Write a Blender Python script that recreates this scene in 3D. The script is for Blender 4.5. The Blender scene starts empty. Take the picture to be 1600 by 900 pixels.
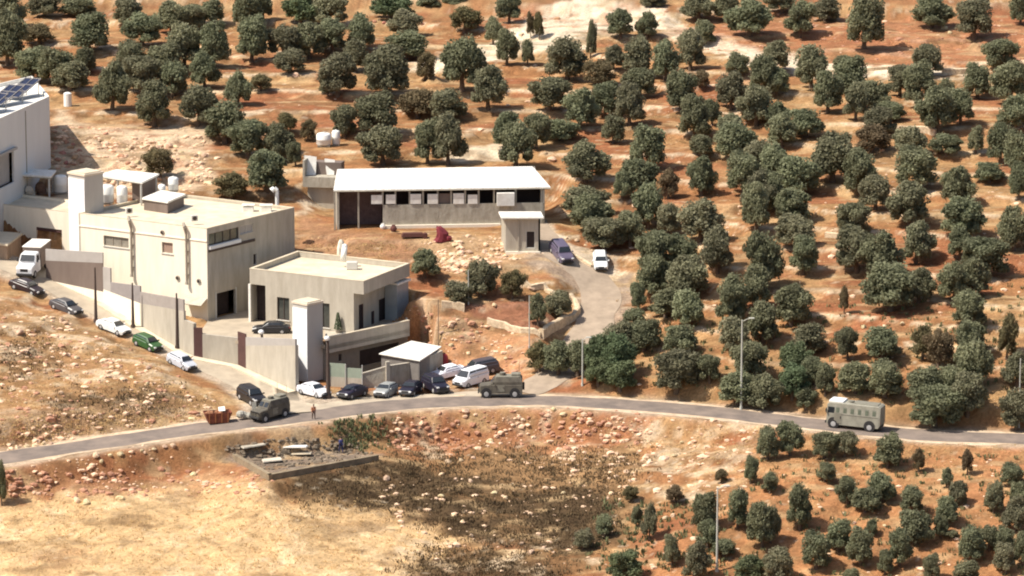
import bpy, math, random
import numpy as np
from mathutils import Vector, Matrix

rnd = random.Random(7)
R = math.radians
sc = bpy.context.scene

# ------------------------------------------------------------------ camera
DEP, DIST, FPX = R(13.0), 550.0, 6600.0
PITCH = DEP - math.atan(165.0 / FPX)
CAM = Vector((0, -DIST * math.cos(DEP), DIST * math.sin(DEP)))
cam_d = bpy.data.cameras.new('camera')
cam_d.sensor_width = 36.0
cam_d.lens = 36.0 * FPX / 1600.0
cam_d.clip_start = 1.0
cam_d.clip_end = 6000.0
cam = bpy.data.objects.new('camera', cam_d)
sc.collection.objects.link(cam)
cam.location = CAM
cam.rotation_euler = (math.pi / 2 - PITCH, 0, 0)
sc.camera = cam

# ------------------------------------------------------------------ sky, sun, exposure
SUN_EL, SUN_AZ = 56.0, 72.0       # azimuth measured from the camera's side towards the left
sx_, sy_ = -math.sin(R(SUN_AZ)), -math.cos(R(SUN_AZ))
sun_vec = Vector((sx_ * math.cos(R(SUN_EL)), sy_ * math.cos(R(SUN_EL)), math.sin(R(SUN_EL))))
w = bpy.data.worlds.new('World'); sc.world = w; w.use_nodes = True
nt = w.node_tree; nt.nodes.clear()
sky = nt.nodes.new('ShaderNodeTexSky'); sky.sky_type = 'NISHITA'; sky.sun_disc = False
sky.sun_elevation = R(SUN_EL); sky.sun_rotation = math.atan2(sun_vec.x, sun_vec.y)
sky.air_density = 1.0; sky.dust_density = 2.5; sky.ozone_density = 0.6
bg = nt.nodes.new('ShaderNodeBackground'); bg.inputs[1].default_value = 0.10
ow = nt.nodes.new('ShaderNodeOutputWorld')
nt.links.new(sky.outputs[0], bg.inputs[0]); nt.links.new(bg.outputs[0], ow.inputs[0])
sd = bpy.data.lights.new('sun', 'SUN'); sd.energy = 4.6; sd.angle = R(0.6); sd.color = (1.0, 0.93, 0.82)
so = bpy.data.objects.new('sun', sd); sc.collection.objects.link(so)
so.rotation_euler = sun_vec.to_track_quat('Z', 'Y').to_euler(); so.location = (-60, 0, 120)
sc.view_settings.view_transform = 'Standard'; sc.view_settings.look = 'None'
sc.view_settings.gamma = 1.0; sc.view_settings.use_curve_mapping = False
sc.view_settings.exposure = 0.45
sc.render.engine = 'CYCLES'
sc.cycles.filter_width = 2.0
sc.cycles.max_bounces = 5

# ------------------------------------------------------------------ photo point -> place on a level
def ray(px, py):
    dx, dy = (px - 800.0) / FPX, (450.0 - py) / FPX
    cp, sp = math.cos(PITCH), math.sin(PITCH)
    return Vector((dx, cp + dy * sp, -sp + dy * cp))
def at(px, py, z):
    d = ray(px, py); t = (z - CAM.z) / d.z
    return Vector((CAM.x + d.x * t, CAM.y + d.y * t, z))
def project(p):
    cp, sp = math.cos(PITCH), math.sin(PITCH)
    v = Vector(p) - CAM
    f = v.y * cp - v.z * sp; u = v.y * sp + v.z * cp
    return 800 + FPX * v.x / f, 450 - FPX * u / f

# ------------------------------------------------------------------ value noise on arrays
def _hash(ix, iy, s):
    h = (ix.astype(np.int64) * 374761393 + iy.astype(np.int64) * 668265263 + s * 974711) & 0xffffffff
    h = ((h ^ (h >> 13)) * 1274126177) & 0xffffffff
    return ((h ^ (h >> 16)) & 0xffff) / 65535.0
def vnoise(x, y, s=0):
    ix, iy = np.floor(x), np.floor(y); fx, fy = x - ix, y - iy
    fx = fx * fx * (3 - 2 * fx); fy = fy * fy * (3 - 2 * fy)
    a = _hash(ix, iy, s); b = _hash(ix + 1, iy, s); c = _hash(ix, iy + 1, s); d = _hash(ix + 1, iy + 1, s)
    return (a * (1 - fx) + b * fx) * (1 - fy) + (c * (1 - fx) + d * fx) * fy
def fbm(x, y, s=0, o=4):
    t = 0; a = .5; n = 0
    for k in range(o):
        t = t + a * vnoise(x, y, s + k); n += a
        x, y = x * 1.93 + y * .35 + 11.3, y * 1.93 - x * .35 + 5.7; a *= .55
    return t / n
def smooth(e0, e1, v):
    t = np.clip((v - e0) / (e1 - e0), 0, 1); return t * t * (3 - 2 * t)

# ------------------------------------------------------------------ the lie of the land
ROAD = [(-260, 752, -2.6), (-120, 735, -2.3), (0, 717, -2.0), (150, 694, -1.5), (300, 672, -.9), (400, 660, -.4), (500, 648, -.1), (630, 632, .1),
        (750, 627, .2), (850, 626, .2), (950, 631, .1), (1100, 643, -.1), (1200, 654, -.3), (1300, 666, -.5), (1400, 677, -.7),
        (1500, 683, -.8), (1600, 686, -1.0), (1750, 690, -1.2), (1900, 692, -1.3)]
SIDE = [(452, 646, 0.0), (425, 622, .2), (395, 598, .8), (330, 568, 2.0), (270, 535, 3.6), (200, 500, 5.2), (130, 465, 7.0), (70, 434, 8.8), (20, 414, 10.0), (-60, 392, 11.2)]
DRIVE = [(815, 612, .3), (850, 596, .9), (890, 565, 2.2), (925, 510, 4.6), (940, 462, 7.0), (915, 425, 9.3), (875, 398, 11.0), (845, 372, 12.3), (825, 345, 13.4)]
pts = [(x, y - 0, z) for x, y, z in ROAD[::2]] + SIDE[1:] + DRIVE
for px in (900, 1050, 1250, 1450, 1650, 1850):
    ry = 628 if px < 950 else 628 + (px - 950) * .11
    for py in (-260, -120, 0, 110, 220, 330, 440, 540):
        pts.append((px, py, 30 * (1 - py / ry)))
for px in (-260, -80, 130, 350, 560, 760):
    for py, z in ((-260, 39), (-120, 34), (0, 29.2), (100, 25), (200, 20.5)):
        pts.append((px, py, z))
pts += [(120, 290, 16.4), (250, 290, 16.2), (400, 300, 15.6), (480, 330, 14), (490, 395, 11.2), (560, 380, 12.2), (700, 372, 12.8), (-200, 320, 16), (-200, 420, 11.5),
        (600, 400, 11.4), (650, 400, 11.2), (660, 440, 9), (700, 470, 7.8), (740, 440, 9.2), (800, 480, 7.2), (820, 525, 5), (885, 492, 6.1), (650, 490, 6.8),
        (660, 560, 1.5), (720, 580, .9), (780, 590, .6), (740, 530, 3.9), (700, 510, 5.5), (780, 535, 3.8), (800, 560, 2.2),
        (340, 520, 5), (430, 515, 5), (540, 520, 4.6), (0, 480, 8), (60, 480, 7.3), (100, 540, 4.9), (0, 560, 4.5), (-200, 560, 5), (0, 640, 1.4), (-200, 660, 1.2), (150, 600, 2.8),
        (150, 660, .3), (280, 600, 1.9), (280, 645, .1), (220, 560, 3.4), (60, 680, .2),
        (0, 745, -3.6), (-200, 790, -5), (110, 742, -3.6), (150, 760, -4.8), (280, 722, -3.6), (0, 800, -6.6), (200, 800, -6.4), (330, 790, -6.3), (450, 782, -5.8), (530, 800, -6.6),
        (610, 755, -5.4), (610, 690, -3.0), (700, 678, -3.1), (860, 686, -3.2), (1000, 690, -3.0), (700, 760, -5.8), (850, 780, -6.8), (1000, 790, -6.6),
        (1150, 705, -2.5), (1150, 800, -5.8), (1300, 805, -5.8), (1300, 715, -2.4), (1500, 725, -2.3), (1500, 805, -5.4), (1750, 740, -2.6), (1750, 810, -5.2),
        (345, 712, -3.2), (420, 735, -3.4), (585, 722, -3.4), (490, 700, -3.2), (400, 690, -2.6), (420, 760, -3.8), (345, 724, -3.5), (520, 744, -3.9), (600, 730, -3.8), (470, 757, -4.1)]
for px, z in ((-250, -10), (0, -10), (300, -10.2), (600, -10.8), (900, -11.2), (1200, -10.2), (1500, -9.8), (1800, -9.6)):
    pts += [(px, 900, z), (px, 1050, z - 5.5)]
P = np.array([tuple(at(*p)) for p in pts])
def _tps(r2): return np.where(r2 > 0, r2 * np.log(np.maximum(r2, 1e-12)), 0)
SC_ = 50.0
XY = P[:, :2] / SC_
n_ = len(P)
K = _tps(((XY[:, None] - XY[None]) ** 2).sum(-1)) + np.eye(n_) * 0.004
Q = np.hstack([np.ones((n_, 1)), XY])
A_ = np.block([[K, Q], [Q.T, np.zeros((3, 3))]])
W_ = np.linalg.solve(A_, np.concatenate([P[:, 2], np.zeros(3)]))
X0, X1, Y0, Y1 = -95.0, 95.0, -95.0, 165.0
def base_h(x, y):
    cx, cy = np.clip(x, X0, X1), np.clip(y, Y0, Y1)
    u, v = cx / SC_, cy / SC_
    z = W_[n_] + W_[n_ + 1] * u + W_[n_ + 2] * v
    for i in range(n_):
        z = z + W_[i] * _tps((u - XY[i, 0]) ** 2 + (v - XY[i, 1]) ** 2)
    z = z + (y - cy) * np.where(y > Y1, .16, .17) * np.exp(-np.abs(y - cy) / 700.0)
    z = z + 9 * (fbm(x / 130., y / 130., 5, 2) - .5) * smooth(0, 120, np.hypot(x - cx, y - cy))
    return z

def path3(lst, n=10):
    """smooth a list of (px,py,z) into a dense polyline on the ground"""
    p = [np.array(at(*q)) for q in lst]; out = []
    for i in range(len(p) - 1):
        p0, p1, p2, p3 = p[max(i - 1, 0)], p[i], p[i + 1], p[min(i + 2, len(p) - 1)]
        for k in range(n):
            t = k / n
            out.append(.5 * ((2 * p1) + (-p0 + p2) * t + (2 * p0 - 5 * p1 + 4 * p2 - p3) * t * t + (-p0 + 3 * p1 - 3 * p2 + p3) * t ** 3))
    out.append(p[-1]); return np.array(out)
def poly_dist(path, x, y):
    """distance to the path and the path's height there"""
    best = np.full(x.shape, 1e9); hz = np.zeros(x.shape)
    for a, b in zip(path[:-1], path[1:]):
        d = b[:2] - a[:2]; L = (d ** 2).sum() + 1e-9
        t = np.clip(((x - a[0]) * d[0] + (y - a[1]) * d[1]) / L, 0, 1)
        r = np.hypot(x - a[0] - t * d[0], y - a[1] - t * d[1])
        m = r < best; best = np.where(m, r, best); hz = np.where(m, a[2] + t * (b[2] - a[2]), hz)
    return best, hz
road_p, side_p, drive_p = path3(ROAD), path3(SIDE), path3(DRIVE, 8)
ROAD_W, SIDE_W, DRIVE_W = 3.1, 3.3, 2.6

def in_poly(poly, x, y):
    c = np.zeros(x.shape, bool); j = len(poly) - 1
    for i in range(len(poly)):
        xi, yi = poly[i][0], poly[i][1]; xj, yj = poly[j][0], poly[j][1]
        c ^= ((yi > y) != (yj > y)) & (x < (xj - xi) * (y - yi) / (yj - yi + 1e-12) + xi); j = i
    return c
def poly_sdf(poly, x, y):
    d, _ = poly_dist(np.array([(p[0], p[1], 0) for p in list(poly) + [poly[0]]]), x, y)
    return np.where(in_poly(poly, x, y), -d, d)

# main footprints (world)
ZB, ZS, ZY = 17.6, 12.3, 5.0
A1 = at(158, 338, ZB); C1 = at(323, 358, ZB); R1 = at(460, 325, ZB)
L1 = C1 + (A1 - C1) * 1.22
B1 = L1 + (R1 - C1)
A2 = at(390, 420, ZS); C2 = at(568, 440, ZS); R2 = at(640, 412, ZS); B2 = A2 + (R2 - C2)
W0 = at(-70, 311, 15.7); W1 = at(150, 337, 15.7); 
LB0 = at(521, 298, 18.4); LB1 = at(858, 293, 18.4)
ZLB = 13.0
YARD = [at(300, 515, ZY), at(380, 527, ZY), at(462, 532, ZY), at(512, 552, ZY), C2 + (C2 - A2) * .02, B2, R1, L1, at(180, 430, 9), at(285, 490, 6)]
TWc = at(480, 478, 10.6); _ul = Vector((-math.cos(R(42)), math.sin(R(42)), 0)); _ur = Vector((math.sin(R(42)), math.cos(R(42)), 0))
TWq = [TWc + _ul * 2.9, TWc, TWc + _ur * 3.0, TWc + _ul * 2.9 + _ur * 3.0]
TL, TR = at(512, 528, ZY + 1.15), at(640, 501, ZY + 1.15); ut = (TR - TL).normalized(); nt_ = Vector((ut.y, -ut.x, 0))
F6 = at(462, 612, .35)
_lw = [F6 + Vector((.3, .5, 0)), TWq[0] + Vector((-.2, .3, 0)), TWq[3] + Vector((0, .2, 0)), TL - nt_ * 1.6, TR - nt_ * 1.8 + ut * 1.2, TR - nt_ * 1.8 + ut * 4.5, at(700, 585, .5), at(700, 606, .2), at(540, 612, .2)]
PADS = [([L1, C1, at(300, 520, ZY), at(380, 529, ZY), F6 + Vector((-1, 2, 0)), TWq[3] + Vector((0, 1.5, 0)), TL - nt_ * 3, TR - nt_ * 3.5 + ut * 1, R2 + Vector((1, 0, 0)), B2, R1, B1], ZY - .1, 1.0),
        (_lw, .15, .9),
        ([at(595, 357, ZLB), at(850, 360, ZLB), at(850, 320, ZLB), at(510, 320, ZLB), at(520, 352, ZLB)], ZLB - .1, 5.0),
        ([at(345, 702, -3), at(420, 746, -3), at(590, 714, -3), at(520, 690, -3)], -3.5, 1.5),
        ([W0 + Vector((-5, 1, 0)), W1 + Vector((0, 1, 0)), at(160, 440, 7.0), at(75, 440, 8.6), at(30, 412, 9.5), at(-80, 400, 9.5)], 8.9, .9),
        ([W0 + Vector((-3, 2.5, 0)), W1 + Vector((0, 2.5, 0)), at(170, 300, 15.6), at(-80, 296, 15.6)], 15.4, 2.5)]
def H(x, y, rough=True):
    x = np.asarray(x, float); y = np.asarray(y, float)
    z = base_h(x, y)
    if rough:
        amp = .55 + .9 * smooth(.45, .7, fbm(x / 17., y / 17., 40, 2))
        z = z + amp * ((fbm(x / 3.1, y / 3.1, 1, 4) - .5) * .85 + (fbm(x / 9., y / 9., 9, 2) - .5) * .8)
    # terraces of the grove: small stepped banks
    t = z / 1.55 + 1.2 * (fbm(x / 26., y / 26., 77, 2) - .5)
    fr = t - np.floor(t)
    z = z + (smooth(.62, .98, fr) - fr) * 1.0 * smooth(2., 6., z)
    for poly, zz, fal in PADS:
        k = 1 - smooth(0, fal, poly_sdf(poly, x, y)); z = z * (1 - k) + zz * k
    for path, hw, fal in ((drive_p, DRIVE_W + .4, 3.2), (side_p, SIDE_W + .5, 2.6), (road_p, ROAD_W + 1.3, 2.8)):
        d, hz = poly_dist(path, x, y)
        k = 1 - smooth(hw, hw + fal, d); z = z * (1 - k) + hz * k
    return z
HG_X, HG_Y, HG_S = np.arange(-92, 92, .4), np.arange(-72, 152, .4), .4
HG = H(*np.meshgrid(HG_X, HG_Y))
def Hq(x, y):
    u = np.clip((np.asarray(x, float) - HG_X[0]) / HG_S, 0, len(HG_X) - 1.001); v = np.clip((np.asarray(y, float) - HG_Y[0]) / HG_S, 0, len(HG_Y) - 1.001)
    i, j = u.astype(int), v.astype(int); a, b = u - i, v - j
    return (HG[j, i] * (1 - a) + HG[j, i + 1] * a) * (1 - b) + (HG[j + 1, i] * (1 - a) + HG[j + 1, i + 1] * a) * b
def h1(x, y): return float(Hq(np.array([x]), np.array([y]))[0])
def ground(px, py):
    """the place on the land seen at this photo point (first hit)"""
    d = ray(px, py)
    t = np.arange(440.0, 760.0, 1.0)
    x, y, z = CAM.x + d.x * t, CAM.y + d.y * t, CAM.z + d.z * t
    g = z - Hq(x, y)
    i = int(np.argmax(g < 0))
    if g[i] >= 0: i = len(t) - 1
    tt = np.linspace(t[i - 1], t[i], 25)
    x, y, z = CAM.x + d.x * tt, CAM.y + d.y * tt, CAM.z + d.z * tt
    j = int(np.argmax(z - Hq(x, y) < 0))
    return Vector((x[j], y[j], h1(x[j], y[j])))
def grounds(lst):
    """many photo points at once"""
    px = np.array([l[0] for l in lst], float); py = np.array([l[1] for l in lst], float)
    dx, dy = (px - 800.0) / FPX, (450.0 - py) / FPX
    cp, sp = math.cos(PITCH), math.sin(PITCH)
    D = np.stack([dx, cp + dy * sp, -sp + dy * cp])
    lo = np.full(px.shape, 440.0); hi = np.full(px.shape, 800.0); hit = np.zeros(px.shape, bool)
    for t in np.arange(442.0, 800.0, 2.0):
        g = CAM.z + D[2] * t - Hq(CAM.x + D[0] * t, CAM.y + D[1] * t)
        new = (g < 0) & ~hit; hi = np.where(new, t, hi); hit |= new
        lo = np.where(~hit, t, lo)
    for _ in range(8):
        m = (lo + hi) / 2; g = CAM.z + D[2] * m - Hq(CAM.x + D[0] * m, CAM.y + D[1] * m)
        hi = np.where(g < 0, m, hi); lo = np.where(g < 0, lo, m)
    x, y = CAM.x + D[0] * hi, CAM.y + D[1] * hi
    z = Hq(x, y)
    return [Vector((float(a), float(b), float(c))) for a, b, c in zip(x, y, z)]

# ------------------------------------------------------------------ materials
def mat(name, col, rough=.85, var=.18, scale=1.5, bump=0.0, bscale=8.0, metal=0.0, col2=None, obj_rand=0.0, stretch=None, trans=0.0, attr=None, spec=.3):
    m = bpy.data.materials.new(name); m.use_nodes = True
    t = m.node_tree; b = t.nodes['Principled BSDF']
    b.inputs['Roughness'].default_value = rough; b.inputs['Metallic'].default_value = metal
    b.inputs['Specular IOR Level'].default_value = spec
    tc = t.nodes.new('ShaderNodeTexCoord'); mp = t.nodes.new('ShaderNodeMapping')
    t.links.new(tc.outputs['Object'], mp.inputs[0])
    if stretch: mp.inputs['Scale'].default_value = stretch
    n = t.nodes.new('ShaderNodeTexNoise'); n.inputs['Scale'].default_value = scale; n.inputs['Detail'].default_value = 6; n.inputs['Roughness'].default_value = .65
    t.links.new(mp.outputs[0], n.inputs['Vector'])
    rp = t.nodes.new('ShaderNodeValToRGB')
    rp.color_ramp.elements[0].position = .3; rp.color_ramp.elements[1].position = .7
    c2 = col2 if col2 else tuple(c * (1 - var) for c in col)
    hi = tuple(min(1, c * (1 + var * .5)) for c in col)
    rp.color_ramp.elements[0].color = (*c2, 1); rp.color_ramp.elements[1].color = (*hi, 1)
    t.links.new(n.outputs[0], rp.inputs[0]); out = rp.outputs[0]
    if attr:
        a = t.nodes.new('ShaderNodeAttribute'); a.attribute_name = attr
        mx = t.nodes.new('ShaderNodeMix'); mx.data_type = 'RGBA'; mx.blend_type = 'MULTIPLY'; mx.inputs[0].default_value = 1
        t.links.new(out, mx.inputs[6]); t.links.new(a.outputs['Color'], mx.inputs[7]); out = mx.outputs[2]
    if obj_rand:
        oi = t.nodes.new('ShaderNodeObjectInfo'); hs = t.nodes.new('ShaderNodeHueSaturation')
        mr = t.nodes.new('ShaderNodeMapRange'); mr.inputs[3].default_value = 1 - obj_rand; mr.inputs[4].default_value = 1 + obj_rand
        t.links.new(oi.outputs['Random'], mr.inputs[0]); t.links.new(mr.outputs[0], hs.inputs['Value'])
        ml = t.nodes.new('ShaderNodeMath'); ml.operation = 'MULTIPLY'; ml.inputs[1].default_value = 7.31
        fr = t.nodes.new('ShaderNodeMath'); fr.operation = 'FRACT'
        t.links.new(oi.outputs['Random'], ml.inputs[0]); t.links.new(ml.outputs[0], fr.inputs[0])
        m2 = t.nodes.new('ShaderNodeMapRange'); m2.inputs[3].default_value = .475; m2.inputs[4].default_value = .525
        t.links.new(fr.outputs[0], m2.inputs[0]); t.links.new(m2.outputs[0], hs.inputs['Hue'])
        t.links.new(out, hs.inputs['Color']); out = hs.outputs[0]
    t.links.new(out, b.inputs['Base Color'])
    if bump:
        nb = t.nodes.new('ShaderNodeTexNoise'); nb.inputs['Scale'].default_value = bscale; nb.inputs['Detail'].default_value = 5
        t.links.new(mp.outputs[0], nb.inputs['Vector'])
        bp = t.nodes.new('ShaderNodeBump'); bp.inputs['Strength'].default_value = bump; bp.inputs['Distance'].default_value = .1
        t.links.new(nb.outputs[0], bp.inputs['Height']); t.links.new(bp.outputs[0], b.inputs['Normal'])
    return m

# ------------------------------------------------------------------ mesh collecting
OFF = {}
class MB:
    def __init__(s): s.v = []; s.f = []
    def add(s, vs, fs):
        o = len(s.v); s.v += [tuple(q) for q in vs]; s.f += [tuple(i + o for i in f) for f in fs]; return s
    def prism(s, poly, z0, z1, inset=0.0):
        """vertical prism over a polygon of (x,y); z0/z1 numbers or lists"""
        n = len(poly); a = z0 if isinstance(z0, (list, tuple)) else [z0] * n; b = z1 if isinstance(z1, (list, tuple)) else [z1] * n
        vs = [(poly[i][0], poly[i][1], a[i]) for i in range(n)] + [(poly[i][0], poly[i][1], b[i]) for i in range(n)]
        fs = [tuple(range(n - 1, -1, -1)), tuple(range(n, 2 * n))] + [(i, (i + 1) % n, n + (i + 1) % n, n + i) for i in range(n)]
        return s.add(vs, fs)
    def box(s, c, size, rz=0.0, taper=0.0):
        x, y, z = [q / 2 for q in size]; vs = []
        for k, zz in enumerate((-z, z)):
            t = 1 - taper * k
            for a, b in ((-x, -y), (x, -y), (x, y), (-x, y)):
                a *= t; b *= t
                vs.append((c[0] + a * math.cos(rz) - b * math.sin(rz), c[1] + a * math.sin(rz) + b * math.cos(rz), c[2] + zz))
        return s.add(vs, [(3, 2, 1, 0), (4, 5, 6, 7), (0, 1, 5, 4), (1, 2, 6, 5), (2, 3, 7, 6), (3, 0, 4, 7)])
    def rbox(s, c, size, r=.06):
        """box with chamfered vertical and top edges, axis aligned"""
        x, y, z = [q / 2 for q in size]; ring = lambda zz, i: [(c[0] + a, c[1] + b, c[2] + zz) for a, b in
            ((-x + r + i, -y + i), (x - r - i, -y + i), (x - i, -y + r + i), (x - i, y - r - i), (x - r - i, y - i), (-x + r + i, y - i), (-x + i, y - r - i), (-x + i, -y + r + i))]
        return s.loft([ring(-z, 0), ring(z - r, 0), ring(z, r)])
    def loft(s, rings, caps=True):
        n = len(rings[0]); vs = [p for r in rings for p in r]; fs = []
        for k in range(len(rings) - 1):
            for i in range(n):
                fs.append((k * n + i, k * n + (i + 1) % n, (k + 1) * n + (i + 1) % n, (k + 1) * n + i))
        if caps: fs += [tuple(range(n - 1, -1, -1)), tuple(range((len(rings) - 1) * n, len(rings) * n))]
        return s.add(vs, fs)
    def cyl(s, p0, p1, r0, r1=None, n=10):
        r1 = r0 if r1 is None else r1
        p0, p1 = Vector(p0), Vector(p1); d = (p1 - p0).normalized()
        u = d.orthogonal().normalized(); v = d.cross(u); rings = []
        for p, r in ((p0, r0), (p1, r1)):
            rings.append([tuple(p + (u * math.cos(2 * math.pi * i / n) + v * math.sin(2 * math.pi * i / n)) * r) for i in range(n)])
        return s.loft(rings)
    def ball(s, c, r, n=10, m=6, sz=1.0):
        rings = []
        for j in range(1, m):
            th = math.pi * j / m
            rings.append([(c[0] + r * math.sin(th) * math.cos(2 * math.pi * i / n), c[1] + r * math.sin(th) * math.sin(2 * math.pi * i / n), c[2] - r * sz * math.cos(th)) for i in range(n)])
        return s.loft(rings)
    def quadbox(s, p0, p1, p2, p3, th):
        """a slab on four corners given a thickness along its normal"""
        a, b, c, d = [Vector(q) for q in (p0, p1, p2, p3)]
        nn = (b - a).cross(d - a).normalized() * th
        return s.add([a, b, c, d, a + nn, b + nn, c + nn, d + nn], [(3, 2, 1, 0), (4, 5, 6, 7), (0, 1, 5, 4), (1, 2, 6, 5), (2, 3, 7, 6), (3, 0, 4, 7)])
    def build(s, name, m, parent=None, smooth=False):
        me = bpy.data.meshes.new(name)
        o = Vector((0, 0, 0)); loc = None
        if parent is not None: o = OFF.get(parent.name, o)
        me.from_pydata([(a - o.x, b - o.y, c - o.z) for a, b, c in s.v], [], s.f)
        me.validate(); me.update()
        if smooth:
            for p in me.polygons: p.use_smooth = True
        if m is not None: me.materials.append(m)
        ob = bpy.data.objects.new(name, me); sc.collection.objects.link(ob)
        if parent is not None: ob.parent = parent
        if o.length: OFF[ob.name] = o
        return ob
def tag(o, label=None, cat=None, group=None, kind=None):
    if label: o['label'] = label
    if cat: o['category'] = cat
    if group: o['group'] = group
    if kind: o['kind'] = kind
    return o
def thing(name, label, cat, loc, rz=0.0, group=None, world=True):
    """an Empty at the thing's base; world=True: its parts are given in world coordinates"""
    o = bpy.data.objects.new(name, None); sc.collection.objects.link(o)
    o.location = loc; o.rotation_euler = (0, 0, rz); o.empty_display_size = .3
    if world: OFF[o.name] = Vector(loc)
    return tag(o, label, cat, group)
def solo(mb, name, m, label, cat, group=None, kind=None, smooth=False, base=None):
    """a thing that is one mesh, its origin moved to its base"""
    v = np.array(mb.v); c = base if base is not None else Vector((float(v[:, 0].mean()), float(v[:, 1].mean()), float(v[:, 2].min())))
    mb.v = [(a - c.x, b - c.y, d - c.z) for a, b, d in mb.v]
    o = mb.build(name, m, None, smooth); o.location = c
    return tag(o, label, cat, group, kind)
# ------------------------------------------------------------------ colours (base colours of real stuff)
SOIL = (.37, .18, .078); SOILR = (.34, .125, .06); TAN = (.46, .275, .125); PALE = (.72, .56, .37); STRAW = (.74, .50, .25)
SCRUB = (.105, .068, .036); WHITEROCK = (.82, .70, .50); DUST = (.55, .43, .30)
def zone(pxs): return [ground(a, b) for a, b in pxs]

gs = .42
def axis(a, b, step, far):
    mid = list(np.arange(a, b + step * .5, step)); lo, hi, s = [], [], step
    x0, x1 = a, b
    while x1 < far:
        s *= 1.16; x0 -= s; x1 += s; lo.append(x0); hi.append(x1)
    return np.array(lo[::-1] + mid + hi)
gx, gy = axis(-84, 84, gs, 2400), axis(-66, 142, gs, 2400)
GX, GY = np.meshgrid(gx, gy)
GZ = H(GX, GY)
# keep a few metres of ground out of sight below buildings etc. is not needed: the sheet runs through
nx, ny = len(gx), len(gy)
verts = np.stack([GX.ravel(), GY.ravel(), GZ.ravel()], 1)
idx = np.arange(nx * ny).reshape(ny, nx)
faces = np.stack([idx[:-1, :-1].ravel(), idx[:-1, 1:].ravel(), idx[1:, 1:].ravel(), idx[1:, :-1].ravel()], 1)
me = bpy.data.meshes.new('ground')
me.vertices.add(len(verts)); me.vertices.foreach_set('co', verts.ravel())
me.loops.add(faces.size); me.loops.foreach_set('vertex_index', faces.ravel().astype(np.int32))
me.polygons.add(len(faces)); me.polygons.foreach_set('loop_start', np.arange(0, faces.size, 4, dtype=np.int32))
me.polygons.foreach_set('loop_total', np.full(len(faces), 4, np.int32))
me.update(calc_edges=True); me.validate()
for p in (): pass
me.polygons.foreach_set('use_smooth', np.ones(len(faces), bool))

X, Y = GX.ravel(), GY.ravel()
jx = X + 2.4 * (fbm(X / 2.2, Y / 2.2, 21) - .5) * 2; jy = Y + 3.4 * (fbm(X / 2.2, Y / 2.2, 31) - .5) * 2
def cmix(c, col, k): return c * (1 - k[:, None]) + np.array(col)[None] * k[:, None]
col = np.tile(np.array(SOIL), (len(X), 1))
n1 = fbm(X / 11., Y / 6., 3); n2 = fbm(X / 3.3, Y / 2.0, 8); n3 = fbm(X / 1.5, Y / 1.0, 14)
col = cmix(col, TAN, smooth(.42, .62, n1 * .5 + n2 * .5))
col = cmix(col, SOILR, smooth(.56, .70, fbm(X / 15., Y / 9., 55)) * .7)
# thin pale ledges along the terraces
tt = GZ.ravel() / 1.55 + 1.2 * (fbm(X / 26., Y / 26., 77, 2) - .5)
ft = tt - np.floor(tt)
led = smooth(.66, .8, ft) * (1 - smooth(.94, 1.0, ft)) * smooth(.34, .50, n2) * smooth(2., 6., GZ.ravel())
col = cmix(col, PALE, led * .9)
def paint(pxs, c, k=1.0, soft=1.5, speck=None):
    global col
    poly = [(g.x, g.y) for g in grounds(pxs)]
    xs = [p[0] for p in poly]; ys = [p[1] for p in poly]
    sel = (X > min(xs) - 8) & (X < max(xs) + 8) & (Y > min(ys) - 8) & (Y < max(ys) + 8)
    ii = np.where(sel)[0]
    kk = (1 - smooth(-soft, soft, poly_sdf(poly, jx[ii], jy[ii]))) * k
    if speck is not None: kk = kk * smooth(speck[0], speck[1], (n2 * .6 + n3 * .4)[ii])
    col[ii] = cmix(col[ii], c, kk)
# dry yellow field
paint([(-80, 772), (60, 770), (200, 765), (300, 740), (340, 735), (420, 770), (520, 772), (600, 790), (660, 812), (730, 842), (700, 880), (620, 905), (500, 1000), (-80, 1000)], STRAW, .95, 1.6)
paint([(-80, 772), (300, 745), (600, 790), (690, 850), (560, 1000), (-80, 1000)], (.88, .65, .38), .6, 2, (.5, .62))
paint([(40, 862), (130, 858), (160, 872), (100, 885), (50, 880)], (.36, .2, .1), .6)
# left rocky triangle
paint([(-80, 440), (40, 470), (150, 510), (260, 570), (370, 640), (200, 680), (-80, 700)], TAN, .7, 1.5)
paint([(-80, 440), (40, 470), (150, 510), (260, 570), (370, 640), (200, 680), (-80, 700)], PALE, .8, 1.5, (.5, .62))
paint([(0, 535), (70, 530), (95, 570), (40, 600), (0, 600)], SCRUB, .45)
paint([(60, 618), (140, 612), (250, 606), (330, 628), (230, 642), (130, 645), (70, 640)], SCRUB, .6, 1.6)
paint([(-80, 660), (150, 640), (300, 636), (330, 655), (150, 680), (-80, 698)], (.42, .27, .15), .7, 1)
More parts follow.
